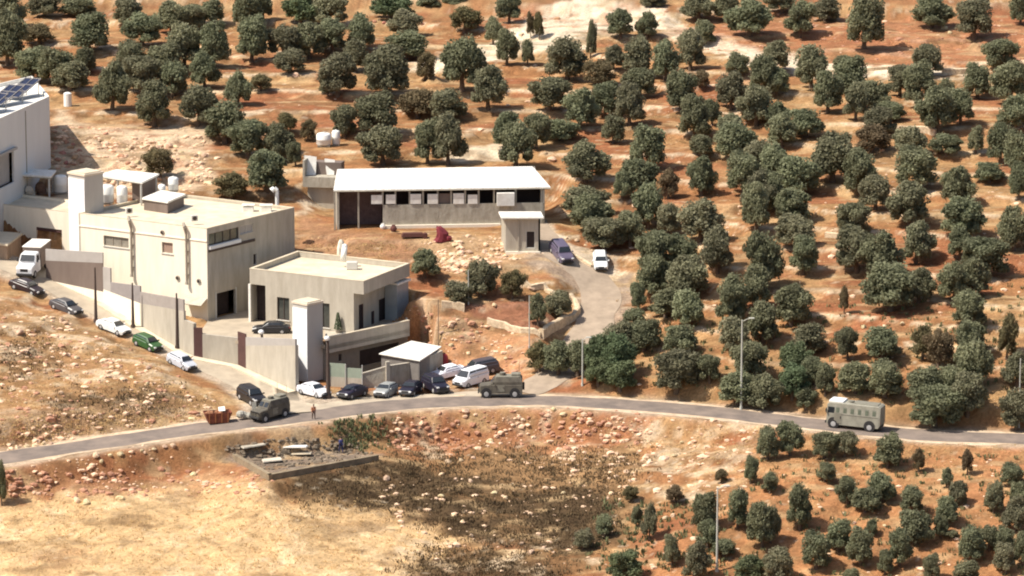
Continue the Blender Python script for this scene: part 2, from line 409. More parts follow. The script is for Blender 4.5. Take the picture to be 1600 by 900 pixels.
# bank under the road, left and centre
paint([(-80, 735), (130, 715), (330, 695), (420, 755), (300, 765), (100, 770), (-80, 780)], SOILR, .5, 1.2)
paint([(600, 648), (800, 642), (1020, 645), (1030, 690), (900, 700), (760, 705), (640, 712), (590, 690)], (.43, .19, .09), .9, 1)
paint([(600, 648), (800, 642), (1020, 645), (1100, 700), (900, 710), (640, 712)], PALE, .8, 1, (.55, .66))
paint([(1000, 660), (1180, 665), (1170, 760), (1100, 800), (960, 770)], PALE, .75, 1.5, (.47, .6))
paint([(760, 700), (1000, 700), (980, 760), (860, 768), (740, 745)], (.42, .25, .12), .8, 1.5)
paint([(760, 690), (1000, 700), (1010, 780), (960, 850), (860, 868), (600, 800), (480, 778), (440, 745), (640, 735)], (.33, .2, .095), .7, 3)
paint([(440, 745), (620, 720), (720, 745), (950, 765), (975, 800), (960, 850), (860, 868), (740, 845), (620, 800), (480, 778)], SCRUB, 1.0, 2.0)
paint([(480, 745), (640, 738), (900, 770), (960, 850), (740, 845)], PALE, .7, 1, (.68, .76))
paint([(650, 868), (760, 862), (880, 885), (870, 960), (620, 960)], SCRUB, .85, 1.4)
paint([(600, 850), (760, 846), (960, 860), (960, 905), (700, 890)], PALE, .8, 1.4, (.52, .62))
# red floor of the young grove lower right
paint([(1180, 700), (1620, 700), (1700, 960), (960, 960), (1100, 800)], (.50, .24, .105), .75, 2)
paint([(1180, 700), (1620, 700), (1700, 960), (1100, 960)], TAN, .6, 2, (.5, .64))
# earth banks and rock above
paint([(640, 100), (700, 78), (790, 60), (880, 10), (980, 5), (1000, 45), (930, 60), (900, 90), (820, 80), (740, 100), (650, 112)], WHITEROCK, .95, 1.2)
paint([(820, 20), (960, 0), (1000, 30), (920, 60), (840, 50)], (.62, .36, .22), .8, 1, (.5, .62))
paint([(985, 22), (1055, 62), (1150, 94), (1250, 116), (1335, 124), (1400, 116), (1530, 122), (1540, 108), (1400, 102), (1330, 104), (1250, 94), (1150, 68), (1060, 34), (1010, 8)], (.86, .72, .52), .95, 1.0)
paint([(1150, 96), (1165, 140), (1150, 168), (1185, 168), (1200, 130), (1190, 104)], (.62, .36, .2), .8, 1)
paint([(1040, 50), (1200, 20), (1620, 40), (1620, 90), (1400, 105), (1200, 80)], (.42, .18, .09), .7, 2)
paint([(80, 170), (150, 195), (330, 195), (335, 240), (330, 300), (80, 300)], PALE, .85, 1.5)
paint([(80, 170), (150, 195), (330, 195), (335, 240), (330, 300), (80, 300)], SOILR, .6, 1.5, (.54, .66))
paint([(690, 228), (790, 225), (800, 250), (700, 258)], WHITEROCK, .8, 1)
# around the houses
paint([(465, 330), (600, 370), (780, 380), (640, 410), (465, 420)], (.40, .22, .12), .8, 1.2)
paint([(470, 305), (525, 310), (525, 325), (470, 325)], WHITEROCK, .7, 1)
paint([(640, 370), (800, 372), (830, 420), (700, 430)], (.58, .40, .22), .7, 1.5)
paint([(640, 420), (700, 440), (690, 470), (640, 470)], SOILR, .7, 1)
paint([(700, 470), (860, 470), (880, 500), (840, 520), (760, 500), (700, 480)], (.30, .13, .075), .9, .8)
paint([(640, 480), (700, 486), (770, 505), (835, 535), (830, 600), (690, 600), (640, 560)], (.58, .30, .15), .9, 1)
paint([(640, 480), (770, 505), (835, 535), (830, 600), (690, 600)], PALE, .7, 1, (.52, .66))
paint([(800, 395), (850, 385), (985, 420), (990, 480), (950, 560), (880, 600), (850, 590), (905, 520), (900, 460), (860, 430)], (.42, .32, .23), .9, 1.2)
paint([(845, 350), (870, 352), (885, 380), (960, 400), (975, 430), (930, 432), (900, 410), (850, 400)], (.66, .55, .40), .9, .7)
paint([(345, 702), (420, 746), (590, 714), (540, 680), (440, 680)], (.27, .22, .17), .9, .8)
paint([(395, 594), (462, 606), (540, 618), (700, 608), (815, 602), (830, 625), (640, 632), (520, 646), (440, 657), (398, 650)], (.56, .46, .34), .95, .5)
# dusty verges of the roads
for path, hw, c in ((road_p, ROAD_W, (.60, .47, .33)), (side_p, SIDE_W, (.60, .50, .37))):
    d, _ = poly_dist(path, X, Y)
    col = cmix(col, c, (1 - smooth(hw + .6, hw + 2.3, d + 1.6 * (n2 - .5))) * .85)
col = cmix(col, (.27, .16, .075), smooth(.55, .72, fbm(X / 5., Y / 2.6, 131, 3)) * .6)
col = cmix(col, (.60, .42, .22), smooth(.60, .72, fbm(X / 4., Y / 1.6, 141, 3)) * .55)
# brightness blotches of dust and stubble
col = col * (1 + (.62 * (fbm(X / .9, Y / .7, 61, 2) - .5) + .5 * (fbm(X / 2.6, Y / 1.6, 71, 3) - .5))[:, None])
stn = vnoise(X / .62, Y / .5, 91)
col = cmix(col, WHITEROCK, smooth(.84, .95, stn) * .4 * smooth(.42, .6, fbm(X / 7., Y / 5., 93, 2)))
col = cmix(col, (.16, .10, .05), smooth(.86, .97, vnoise(X / .8, Y / .6, 97)) * .5)
col = np.clip(col * np.array([.88, .87, .89]), .01, .9)
ca = me.color_attributes.new('zone', 'FLOAT_COLOR', 'POINT')
ca.data.foreach_set('color', np.hstack([col, np.ones((len(col), 1))]).astype(np.float32).ravel())
gm = bpy.data.materials.new('hill_soil'); gm.use_nodes = True
t = gm.node_tree; b = t.nodes['Principled BSDF']; b.inputs['Roughness'].default_value = .95; b.inputs['Specular IOR Level'].default_value = .1
a = t.nodes.new('ShaderNodeAttribute'); a.attribute_name = 'zone'
tc = t.nodes.new('ShaderNodeTexCoord')
n = t.nodes.new('ShaderNodeTexNoise'); n.inputs['Scale'].default_value = 2.6; n.inputs['Detail'].default_value = 8; n.inputs['Roughness'].default_value = .75
t.links.new(tc.outputs['Object'], n.inputs['Vector'])
mr = t.nodes.new('ShaderNodeMapRange'); mr.inputs[1].default_value = .3; mr.inputs[2].default_value = .7; mr.inputs[3].default_value = .62; mr.inputs[4].default_value = 1.38
t.links.new(n.outputs[0], mr.inputs[0])
mx = t.nodes.new('ShaderNodeMix'); mx.data_type = 'RGBA'; mx.blend_type = 'MULTIPLY'; mx.inputs[0].default_value = 1
t.links.new(a.outputs['Color'], mx.inputs[6]); t.links.new(mr.outputs[0], mx.inputs[7]); t.links.new(mx.outputs[2], b.inputs['Base Color'])
bp = t.nodes.new('ShaderNodeBump'); bp.inputs['Strength'].default_value = .9; bp.inputs['Distance'].default_value = .35
t.links.new(n.outputs[0], bp.inputs['Height']); t.links.new(bp.outputs[0], b.inputs['Normal'])
me.materials.append(gm)
go = bpy.data.objects.new('ground', me); sc.collection.objects.link(go); tag(go, 'terraced hillside of red soil, pale rock and dry grass', kind='structure')

# ------------------------------------------------------------------ roads
def ribbon(name, path, hw, m, lift, label, drape=False, off=0.0, wob=0.0, rows=5, seed=0, crown=0.0):
    vs, fs = [], []
    for i, p in enumerate(path):
        q = path[min(i + 1, len(path) - 1)] - path[max(i - 1, 0)]
        nrm = np.array([-q[1], q[0]]); nrm /= np.linalg.norm(nrm)
        wl = hw + wob * (float(vnoise(np.array([i * .37]), np.array([1.7]), seed)[0]) - .5); wr = hw + wob * (float(vnoise(np.array([i * .41]), np.array([9.7]), seed)[0]) - .5)
        for k in range(rows + 1):
            s = -wl + (wl + wr) * k / rows + off
            x_, y_ = p[0] + nrm[0] * s, p[1] + nrm[1] * s; vs.append((x_, y_, (h1(x_, y_) if drape else p[2]) + lift + crown * (1 - abs(2 * k / rows - 1))))
    for i in range(len(path) - 1):
        for k in range(rows):
            a_ = i * (rows + 1) + k; fs.append((a_, a_ + 1, a_ + rows + 2, a_ + rows + 1))
    mb = MB(); mb.add(vs, fs); o = mb.build(name, m, None, True); tag(o, label, kind='structure'); return o
m_asph = mat('worn_asphalt', (.235, .185, .15), .9, .3, .35, .3, 20, col2=(.14, .115, .10))
m_conc = mat('dusty_concrete', (.46, .385, .285), .9, .2, .45, .2, 12, col2=(.35, .29, .22))
m_verge = mat('pale_dust', (.62, .49, .35), .95, .3, .9, .4, 6, col2=(.44, .31, .2))
ribbon('road_verge', road_p, ROAD_W + .45, m_verge, .022, 'pale dusty verge along the asphalt road', wob=1.6, seed=3)
ribbon('road', road_p, ROAD_W - .35, m_asph, .04, 'narrow asphalt road crossing the slope', wob=.8, seed=5, crown=.03)
ribbon('side_road', side_p, SIDE_W, m_conc, .03, 'steep concrete side road climbing past the cream building', wob=.5, seed=8)
ribbon('driveway', drive_p, DRIVE_W, mat('driveway_dust', (.37, .29, .215), .95, .25, .6, .3, 9), .05, 'dusty driveway to the long building', drape=True, wob=.9, seed=12)
# forecourt where the side road meets the main road
g_ = [at(395, 592, .75), at(462, 608, .35), at(540, 620, .2), at(700, 612, .25), at(815, 606, .3), at(815, 621, .2), at(640, 630, .15), at(520, 644, 0), at(440, 655, -.2), at(398, 650, -.1)]
mb = MB(); vv = [(p.x, p.y, float(max(h1(p.x, p.y), poly_dist(road_p, np.array([p.x]), np.array([p.y]))[1][0] if False else -9)) + .035) for p in g_]
cxy = (sum(p[0] for p in vv) / len(vv), sum(p[1] for p in vv) / len(vv))
# fine fan so that it follows the land
N = 14; vs = []; fs = []
for i in range(len(vv)):
    for k in range(N + 1):
        f = k / N; x = cxy[0] + (vv[i][0] - cxy[0]) * f; y = cxy[1] + (vv[i][1] - cxy[1]) * f; vs.append((x, y, h1(x, y) + .032))
for i in range(len(vv)):
    j = (i + 1) % len(vv)
    for k in range(N): fs.append((i * (N + 1) + k, i * (N + 1) + k + 1, j * (N + 1) + k + 1, j * (N + 1) + k))
mb = MB(); mb.add(vs, fs); tag(mb.build('forecourt', m_conc, None, True), 'pale concrete forecourt where the two roads meet', kind='structure')

# ------------------------------------------------------------------ materials of the houses
m_cream = mat('cream_render', (.93, .86, .71), .9, .05, .9, .15, 14, col2=(.83, .75, .60), stretch=(1, 1, .2))
m_stone = mat('grey_beige_stone', (.50, .455, .375), .9, .12, .9, .4, 10, col2=(.39, .345, .275), stretch=(1, 1, .22))
m_roofc = mat('roof_screed', (.70, .61, .46), .92, .1, .5, .1, 10, col2=(.52, .44, .32))
m_white = mat('white_sheet', (.88, .86, .80), .6, .06, 1.6, 0, 8, col2=(.70, .66, .58), stretch=(1, .3, 1))
m_wpaint = mat('white_paint', (.84, .84, .82), .6, .06, .8, 0)
m_tower = mat('white_cladding', (.84, .85, .85), .7, .08, .5, .08, 10, stretch=(1, 1, .2))
m_shaft_shade = mat('tower_shaft_shade', (.50, .47, .43), .85, .1, .5, .1, 10, stretch=(1, 1, .2))  # greyer than the left face: shade of the right face put into the colour
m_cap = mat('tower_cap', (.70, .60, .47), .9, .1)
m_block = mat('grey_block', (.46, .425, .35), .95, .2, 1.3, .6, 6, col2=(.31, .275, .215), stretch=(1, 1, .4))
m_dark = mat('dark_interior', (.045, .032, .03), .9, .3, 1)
m_brown = mat('brown_sheet_metal', (.20, .155, .13), .7, .15, .5, .1, 6, col2=(.16, .12, .10), stretch=(1, 1, .3))
m_band = mat('grey_panel', (.42, .39, .36), .7, .12, .6, .05, 6)
m_glass = mat('dark_glass', (.055, .06, .055), .12, .3, 1.2, spec=.6)
m_frame = mat('pale_frame', (.62, .60, .55), .6, .1)
m_pipe = mat('grey_pipe', (.34, .29, .23), .6, .15)
m_maroon = mat('maroon_door', (.10, .05, .045), .7, .2)
m_panel = mat('solar_cells', (.025, .03, .06), .15, .3, .8, spec=.6)
m_tank = mat('white_tank', (.86, .85, .80), .5, .05)
m_rust = mat('rust', (.28, .09, .05), .9, .4, 2.5, .3, 8, col2=(.12, .045, .03))
m_lamp = mat('lamp_white', (.85, .85, .84), .4, .05)
m_post = mat('dark_post', (.085, .06, .05), .7, .2)
m_steel = mat('pale_steel', (.50, .50, .44), .55, .12, metal=0.0)
m_green = mat('green_mesh', (.33, .38, .30), .8, .12)
m_timber = mat('old_timber', (.30, .21, .14), .9, .3)

def wall(p0, p1, z0, z1, holes, th=.3, z0b=None):
    """an upright wall from p0 to p1 (outer face to the right of p0->p1), with real openings; holes in (u0,u1,z0,z1) metres"""
    p0, p1 = Vector((p0[0], p0[1])), Vector((p1[0], p1[1])); L = (p1 - p0).length; u = (p1 - p0) / L; n = Vector((u.y, -u.x))
    us = sorted({0, L} | {min(max(h[k], 0), L) for h in holes for k in (0, 1)}); zs = sorted({z0, z1} | {min(max(h[k], z0), z1) for h in holes for k in (2, 3)})
    us = [q for i, q in enumerate(us) if i == 0 or q - us[i - 1] > 1e-4]; zs = [q for i, q in enumerate(zs) if i == 0 or q - zs[i - 1] > 1e-4]
    solid = lambda i, j: 0 <= i < len(us) - 1 and 0 <= j < len(zs) - 1 and not any(h[0] < (us[i] + us[i + 1]) / 2 < h[1] and h[2] < (zs[j] + zs[j + 1]) / 2 < h[3] for h in holes)
    P_ = lambda a, z, d: (p0.x + u.x * a - n.x * d, p0.y + u.y * a - n.y * d, z); mb = MB()
    for i in range(len(us) - 1):
        for j in range(len(zs) - 1):
            if not solid(i, j): continue
            a, b, c, d = us[i], us[i + 1], zs[j], zs[j + 1]
            mb.add([P_(a, c, 0), P_(b, c, 0), P_(b, d, 0), P_(a, d, 0)], [(0, 1, 2, 3)])
            mb.add([P_(a, c, th), P_(b, c, th), P_(b, d, th), P_(a, d, th)], [(3, 2, 1, 0)])
            if not solid(i - 1, j): mb.add([P_(a, c, 0), P_(a, d, 0), P_(a, d, th), P_(a, c, th)], [(0, 1, 2, 3)])
            if not solid(i + 1, j): mb.add([P_(b, c, 0), P_(b, c, th), P_(b, d, th), P_(b, d, 0)], [(0, 1, 2, 3)])
            if not solid(i, j - 1): mb.add([P_(a, c, 0), P_(a, c, th), P_(b, c, th), P_(b, c, 0)], [(0, 1, 2, 3)])
            if not solid(i, j + 1): mb.add([P_(a, d, 0), P_(b, d, 0), P_(b, d, th), P_(a, d, th)], [(0, 1, 2, 3)])
    return mb
def on_wall(p0, p1, px, py):
    """distance along the wall and height of a photo point lying on it"""
    d = ray(px, py); a = Vector((p0[0], p0[1])); u = Vector((p1[0] - p0[0], p1[1] - p0[1])).normalized(); n = Vector((u.y, -u.x))
    t = (a - Vector((CAM.x, CAM.y))).dot(n) / (d.x * n.x + d.y * n.y)
    q = Vector((CAM.x + d.x * t, CAM.y + d.y * t)); return (q - a).dot(u), CAM.z + d.z * t
def hole(p0, p1, x0, x1, y0, y1):
    xm, ym = (x0 + x1) / 2, (y0 + y1) / 2
    return (on_wall(p0, p1, x0, ym)[0], on_wall(p0, p1, x1, ym)[0], on_wall(p0, p1, xm, y1)[1], on_wall(p0, p1, xm, y0)[1])
def wp(p0, p1, a, z, d=0.0):
    """place: a metres along the wall, height z, d metres out from its face"""
    u = Vector((p1[0] - p0[0], p1[1] - p0[1])).normalized(); n = Vector((u.y, -u.x))
    return Vector((p0[0] + u.x * a + n.x * d, p0[1] + u.y * a + n.y * d, z))
def plate(p0, p1, h, d0, d1):
    """box on a wall: h = (u0,u1,z0,z1), from d0 to d1 metres out"""
    q = [wp(p0, p1, h[0], 0, d0), wp(p0, p1, h[1], 0, d0), wp(p0, p1, h[1], 0, d1), wp(p0, p1, h[0], 0, d1)]
    mb = MB(); mb.prism([(a.x, a.y) for a in q], h[2], h[3]); return mb
def window(par, p0, p1, h, bars=1, glass=None, fr=None, sill=True, name='window', depth=.22):
    fm = MB(); w_ = .09
    for hh in ((h[0], h[0] + w_, h[2], h[3]), (h[1] - w_, h[1], h[2], h[3]), (h[0] + w_, h[1] - w_, h[3] - w_, h[3]), (h[0] + w_, h[1] - w_, h[2], h[2] + w_)):
        q = plate(p0, p1, hh, -depth, -depth + .08); fm.add(q.v, q.f)
    for k in range(bars):
        c = h[0] + (h[1] - h[0]) * (k + 1) / (bars + 1); q = plate(p0, p1, (c - .04, c + .04, h[2] + w_, h[3] - w_), -depth, -depth + .07); fm.add(q.v, q.f)
    f = fm.build(name, fr or m_frame, par)
    plate(p0, p1, (h[0] + .02, h[1] - .02, h[2] + .02, h[3] - .02), -depth - .06, -depth - .01).build('pane', glass or m_glass, f)
    if sill: plate(p0, p1, (h[0] - .1, h[1] + .1, h[2] - .1, h[2] - .002), -.05, .12).build('sill', m_frame, f)
    return f
def parapet(poly, z, h, th=.3):
    mb = MB(); n = len(poly); c = Vector((sum(p[0] for p in poly) / n, sum(p[1] for p in poly) / n))
    ip = []
    for p in poly:
        q = Vector((p[0], p[1])); ip.append(q + (c - q).normalized() * th * 1.4)
    for i in range(n):
        j = (i + 1) % n
        mb.prism([(poly[i][0], poly[i][1]), (poly[j][0], poly[j][1]), tuple(ip[j]), tuple(ip[i])], z, z + h)
    return mb
def centre(poly, z): return Vector((sum(p[0] for p in poly) / len(poly), sum(p[1] for p in poly) / len(poly), z))
def shrink(poly, d):
    c = centre(poly, 0); out = []
    for p in poly:
        v = Vector((p[0] - c.x, p[1] - c.y)); out.append((p[0] - v.x / v.length * d, p[1] - v.y / v.length * d))
    return out

# ------------------------------------------------------------------ the big cream building
foot = [L1, C1, R1, B1]
cb = thing('cream_building', 'large two storey cream rendered building with flat roof, glazed corner band and two wall pipes', 'building', centre(foot, ZY))
h_win1 = hole(L1, C1, 162, 201, 370, 386); h_win2 = hole(L1, C1, 253, 270, 379, 396)
wall(L1, C1, 4.0, ZB, [h_win1, h_win2]).build('front_wall', m_cream, cb)
h_gl = (on_wall(C1, R1, 326, 360)[0], on_wall(C1, R1, 373, 360)[0], 15.25, 16.85)
h_gl2 = (h_gl[1] + .3, on_wall(C1, R1, 396, 360)[0], 15.7, 16.9)
h_gar = hole(C1, R1, 338, 368, 455, 505); h_gar = (h_gar[0], h_gar[1], ZY, h_gar[3])
h_sl = hole(C1, R1, 396, 402, 396, 414)
wall(C1, R1, 4.0, ZB, [h_gl, h_gl2, h_gar, h_sl]).build('side_wall', m_stone, cb)
wall(R1, B1, 4.0, ZB, []).build('rear_wall', m_stone, cb)
wall(B1, L1, 4.0, ZB, []).build('end_wall', m_stone, cb)
pp = shrink(foot, .42); MB().prism(pp, ZB - .65, ZB - .35).build('roof', m_roofc, cb)
parapet(foot, ZB + .002, .12, .32).build('coping', m_roofc, cb)
window(cb, L1, C1, h_win1, 2, mat('dusty_window', (.30, .27, .22), .4, .25), m_pipe); window(cb, L1, C1, h_win2, 0, mat('brown_shutter', (.36, .25, .19), .7, .2), m_stone)
window(cb, C1, R1, h_gl, 3, mat('green_glass', (.10, .115, .09), .15, .4, 1.1, spec=.6), m_post, False, 'ribbon_window'); window(cb, C1, R1, h_gl2, 1, m_band, m_frame, False, 'ribbon_window')
plate(C1, R1, (h_gl[0] - .1, h_gl[1] + .1, 14.75, 15.2), .0, .35).build('window_ledge', m_wpaint, cb)
plate(C1, R1, (h_gl[0] - .1, h_gl2[1] + .2, 14.35, 14.72), .0, .12).build('dark_fascia', m_post, cb)
q = h_gar; g = plate(C1, R1, (q[0] + .05, q[1] - .05, q[2], q[3] - .02), -1.3, -1.2).build('garage_door', m_dark, cb)
plate(C1, R1, (q[0] - .2, q[0], ZY, q[3] + .2), -.1, .1).build('door_jamb', m_frame, cb); plate(C1, R1, (q[1], q[1] + .2, ZY, q[3] + .2), -.1, .1).build('door_jamb', m_frame, cb)
window(cb, C1, R1, h_sl, 0, m_dark, m_frame, False)
plate(L1, C1, (0, (C1 - L1).length, ZB - 1.75, ZB - 1.6), 0, .1).build('string_course', m_cream, cb)
for px, y0, y1 in ((207, 348, 426), (293, 357, 438)):     # drain pipes bending off the roof
    a, z0 = on_wall(L1, C1, px, y1); a, z1_ = on_wall(L1, C1, px, y0 + 8)
    mb = MB(); mb.cyl(wp(L1, C1, a, z0, .32), wp(L1, C1, a, z1_, .32), .17); mb.cyl(wp(L1, C1, a, z1_, .32), wp(L1, C1, a - .1, z1_ + .9, .5), .17, .22)
    mb.cyl(wp(L1, C1, a - .1, z1_ + .9, .5), wp(L1, C1, a - .8, ZB + .35, -.2), .22, .2); mb.cyl(wp(L1, C1, a, z0, .32), wp(L1, C1, a, z0 - .5, .4), .17, .26)
    p = mb.build('drain_pipe', m_pipe, cb)
    for k in range(4): mb = MB(); q = wp(L1, C1, a, z0 + (z1_ - z0) * (k + .5) / 4, .16); mb.box(q, (.5, .34, .08), .3); mb.build('bracket', m_pipe, p)
for px, py in ((278, 434), (311, 439), (254, 363)):
    a, z = on_wall(L1, C1, px, py); mb = MB(); mb.cyl(wp(L1, C1, a, z, 0), wp(L1, C1, a, z, .18), .33, .3, 12); v = mb.build('wall_vent', m_pipe, cb)
    mb = MB(); mb.cyl(wp(L1, C1, a, z, .18), wp(L1, C1, a, z, .22), .2, .2, 12); mb.build('vent_flap', m_dark, v)
mb = MB(); q = at(433, 320, ZB - .35); mb.cyl(q, q + Vector((0, 0, 2.0)), .26); mb.cyl(q + Vector((0, 0, 2.0)), q + Vector((-.35, 0, 2.35)), .3); mb.cyl(q + Vector((-.35, 0, 2.35)), q + Vector((-.75, -.1, 2.0)), .32, .42)
solo(mb, 'roof_vent', m_tank, 'hooked pale ventilation pipe on the far right corner of the cream roof', 'vent pipe')
for i, (px, py, lab) in enumerate(((202, 330, 'boxy air conditioner at the front edge of the cream roof above the left drain pipe'), (304, 342, 'boxy air conditioner at the front edge of the cream roof above the right drain pipe'))):
    q = at(px, py + 4, ZB + .12); ac = thing('air_conditioner', lab, 'air conditioner', q, .38, 'air conditioners on the cream roof', world=False)
    mb = MB(); mb.rbox((0, .1, .45), (.95, .42, .8)); mb.build('casing', m_frame, ac)
    mb = MB(); mb.cyl((0, -.11, .45), (0, -.16, .45), .3, .3, 14); mb.build('fan_grille', m_post, ac)
for px, py, lab in ((388, 330, 'low white hatch box towards the right of the cream roof'), (416, 330, 'taller white hatch box at the right edge of the cream roof')):
    q = at(px, py, ZB - .35); mb = MB(); mb.rbox((0, 0, .35), (1.6, 1.1, .7 if px < 400 else 1.0)); mb.v = [(a * .95 + q.x, b + q.y, c + q.z) for a, b, c in mb.v]
    mb.box((q.x, q.y, q.z + .9), (1.75, 1.25, .08)); solo(mb, 'roof_hatch', m_white, lab, 'roof hatch', 'hatches on the cream roof')
# roof sheds at its back left
def canopy(name, label, corners, z, th, posts, zf, m_top, cat='canopy', wallpan=None):
    c = centre(corners, zf); o = thing(name, label, cat, c)
    MB().prism([(p[0], p[1]) for p in corners], z, z + th).build('roof_sheet', m_top, o)
    for q in posts:
        mb = MB(); mb.box((q[0], q[1], (z + zf) / 2), (.22, .22, z - zf - .01), .4); mb.build('post', m_frame, o)
    mb = MB(); cc = [(c.x + (p[0] - c.x) * .94, c.y + (p[1] - c.y) * .94) for p in corners]; mb.prism(cc, z - .16, z - .005); mb.build('fascia', m_block, o)
    return o
zr = ZB - .35
cs = [at(152, 274, 20.6), at(222, 285, 20.6), at(249, 272, 20.6), at(182, 265, 20.6)]
ps = [wp(c, centre(cs, 0), .5, 0) for c in cs]
canopy('roof_canopy', 'white sheet canopy over water tanks on the cream roof, right of the tall tower', cs, 20.4, .25, ps, zr, m_white)
mb = MB(); a, b = at(224, 318, zr), at(246, 309, zr); mb.prism([(a.x - 1.6, a.y + .6), (a.x, a.y), (b.x, b.y + .5), (b.x - 1.6, b.y + 1.1)], zr, 20.3)
solo(mb, 'stair_hut', m_brown, 'small brown hut wall under the right end of the white roof canopy', 'hut')
cs = [at(222, 309, 19.0), at(262, 315, 19.0), at(290, 303, 19.0), at(252, 297, 19.0)]
o = thing('roof_shed', 'low shed with bright white lid on the cream roof, right of the water tanks', 'shed', centre(cs, zr))
MB().prism([(p[0], p[1]) for p in shrink(cs, .25)], zr, 18.75).build('wall', m_brown, o); MB().prism([(p[0], p[1]) for p in cs], 18.752, 19.0).build('roof', m_white, o)
def tank(px, py, zf, r, h, lab, grp='white rooftop water tanks', n=14):
    q = at(px, py, zf); o = thing('water_tank', lab, 'water tank', q, 0, grp, world=False)
    mb = MB(); rr = lambda rad, z: [(rad * math.cos(2 * math.pi * i / n), rad * math.sin(2 * math.pi * i / n), z) for i in range(n)]
    mb.loft([rr(r * .96, .25), rr(r, .32), rr(r, h * .5), rr(r * 1.03, h * .52), rr(r, h * .56), rr(r, h - .2), rr(r * .8, h), rr(r * .25, h + .08)]); mb.build('drum', m_tank, o, True)
    mb = MB(); mb.box((0, 0, .12), (r * 1.7, r * 1.7, .24)); mb.build('stand', m_pipe, o)
    mb = MB(); mb.cyl((0, 0, h + .06), (0, 0, h + .16), r * .27, r * .25, 10); mb.build('lid', m_frame, o)
tank(167, 318, zr, 1.0, 2.6, 'fat white water tank standing left under the roof canopy'); tank(191, 319, zr, .75, 2.55, 'slimmer white water tank standing second under the roof canopy')
tank(253, 303, zr + 1.0, .55, 1.3, 'small white water tank behind the low roof shed lid'); tank(271, 299, zr + 1.0, .72, 2.0, 'tall white water tank at the back edge right of the low roof shed')

# ------------------------------------------------------------------ left wing
WD = Vector((0, 9, 0)); WB0, WB1 = W0 + WD, W1 + WD; wf = [W0, W1, WB1, WB0]
wg = thing('garage_wing', 'low cream wing with open truck bay at the left edge', 'building', centre(wf, 8))
h_bay = hole(W0, W1, 57, 97, 357, 395); h_bay = (h_bay[0], h_bay[1], 8.6, h_bay[3])
wall(W0, W1, 7.5, 15.7, [h_bay]).build('front_wall', m_cream, wg); wall(W1, WB1, 7.5, 15.7, []).build('side_wall', m_cream, wg)
wall(WB1, WB0, 7.5, 15.7, []).build('rear_wall', m_cream, wg)
MB().prism([(p[0], p[1]) for p in shrink(wf, .4)], 15.2, 15.45).build('roof', m_roofc, wg); parapet(wf, 15.702, .1, .3).build('coping', m_roofc, wg)
plate(W0, W1, (h_bay[0] - .2, h_bay[1] + .2, 8.6, h_bay[3] + .2), -4.2, -4.0).build('bay_back', m_dark, wg)
plate(W0, W1, (h_bay[0] - .2, h_bay[1] + .2, h_bay[3] - .45, h_bay[3] - .01), -.28, -.1).build('roller_door', m_maroon, wg)
# small hut at the frame's left
a = at(-45, 376, 12.6); b = at(12, 382, 12.6); c_ = at(36, 364, 12.6); d_ = at(-25, 360, 12.6)
hs = [a, b, c_, d_]; o = thing('left_hut', 'small brown walled hut with pale flat lid beside the white truck', 'hut', centre(hs, 8.6))
MB().prism([(p[0], p[1]) for p in shrink(hs, .35)], 7.6, 12.35).build('wall', mat('brown_plaster', (.42, .30, .21), .9, .3, .9, .2, stretch=(1, 1, .2)), o)
MB().prism([(p[0], p[1]) for p in hs], 12.352, 12.62).build('roof', m_roofc, o)

# ------------------------------------------------------------------ white hall with solar roof
ZH = 28.0
T1 = at(77, 152, ZH); T0 = at(-60, 213, ZH); T2 = at(44, 128, ZH); T3 = at(-110, 165, ZH)
hf = [T0, T1, T2 + Vector((0, 5, 0)), T3 + Vector((0, 6, 0))]
wh = thing('white_hall', 'tall white panelled hall with solar roof cut off by the left edge', 'building', centre(hf, 15.4))
h_d = hole(T0, T1, -8, 22, 240, 292)
wall(T0, T1, 6.0, ZH, [h_d]).build('front_wall', mat('hall_panel', (.74, .73, .70), .6, .06, .4, 0, stretch=(1, 1, .2)), wh)
wall(T1, hf[2], 12.0, ZH, []).build('side_wall', m_white, wh); wall(hf[2], hf[3], 6, ZH, []).build('rear_wall', m_white, wh); wall(hf[3], T0, 6, ZH, []).build('side_wall', m_white, wh)
MB().prism([(p[0], p[1]) for p in shrink(hf, .4)], ZH - .6, ZH - .35).build('roof', m_white, wh); parapet(hf, ZH + .002, .15, .3).build('coping', m_white, wh)
for px in (40,): a_, z_ = on_wall(T0, T1, px, 200); plate(T0, T1, (a_ - .09, a_ + .09, 15, ZH - .4), 0, .08).build('downpipe', m_pipe, wh)
plate(T0, T1, (h_d[0], h_d[1], h_d[2], h_d[3] - .05), -.8, -.7).build('loading_door', m_band, wh); plate(T0, T1, (h_d[0] - .2, h_d[1] + .3, h_d[3], h_d[3] + .35), 0, .5).build('door_hood', m_band, wh)
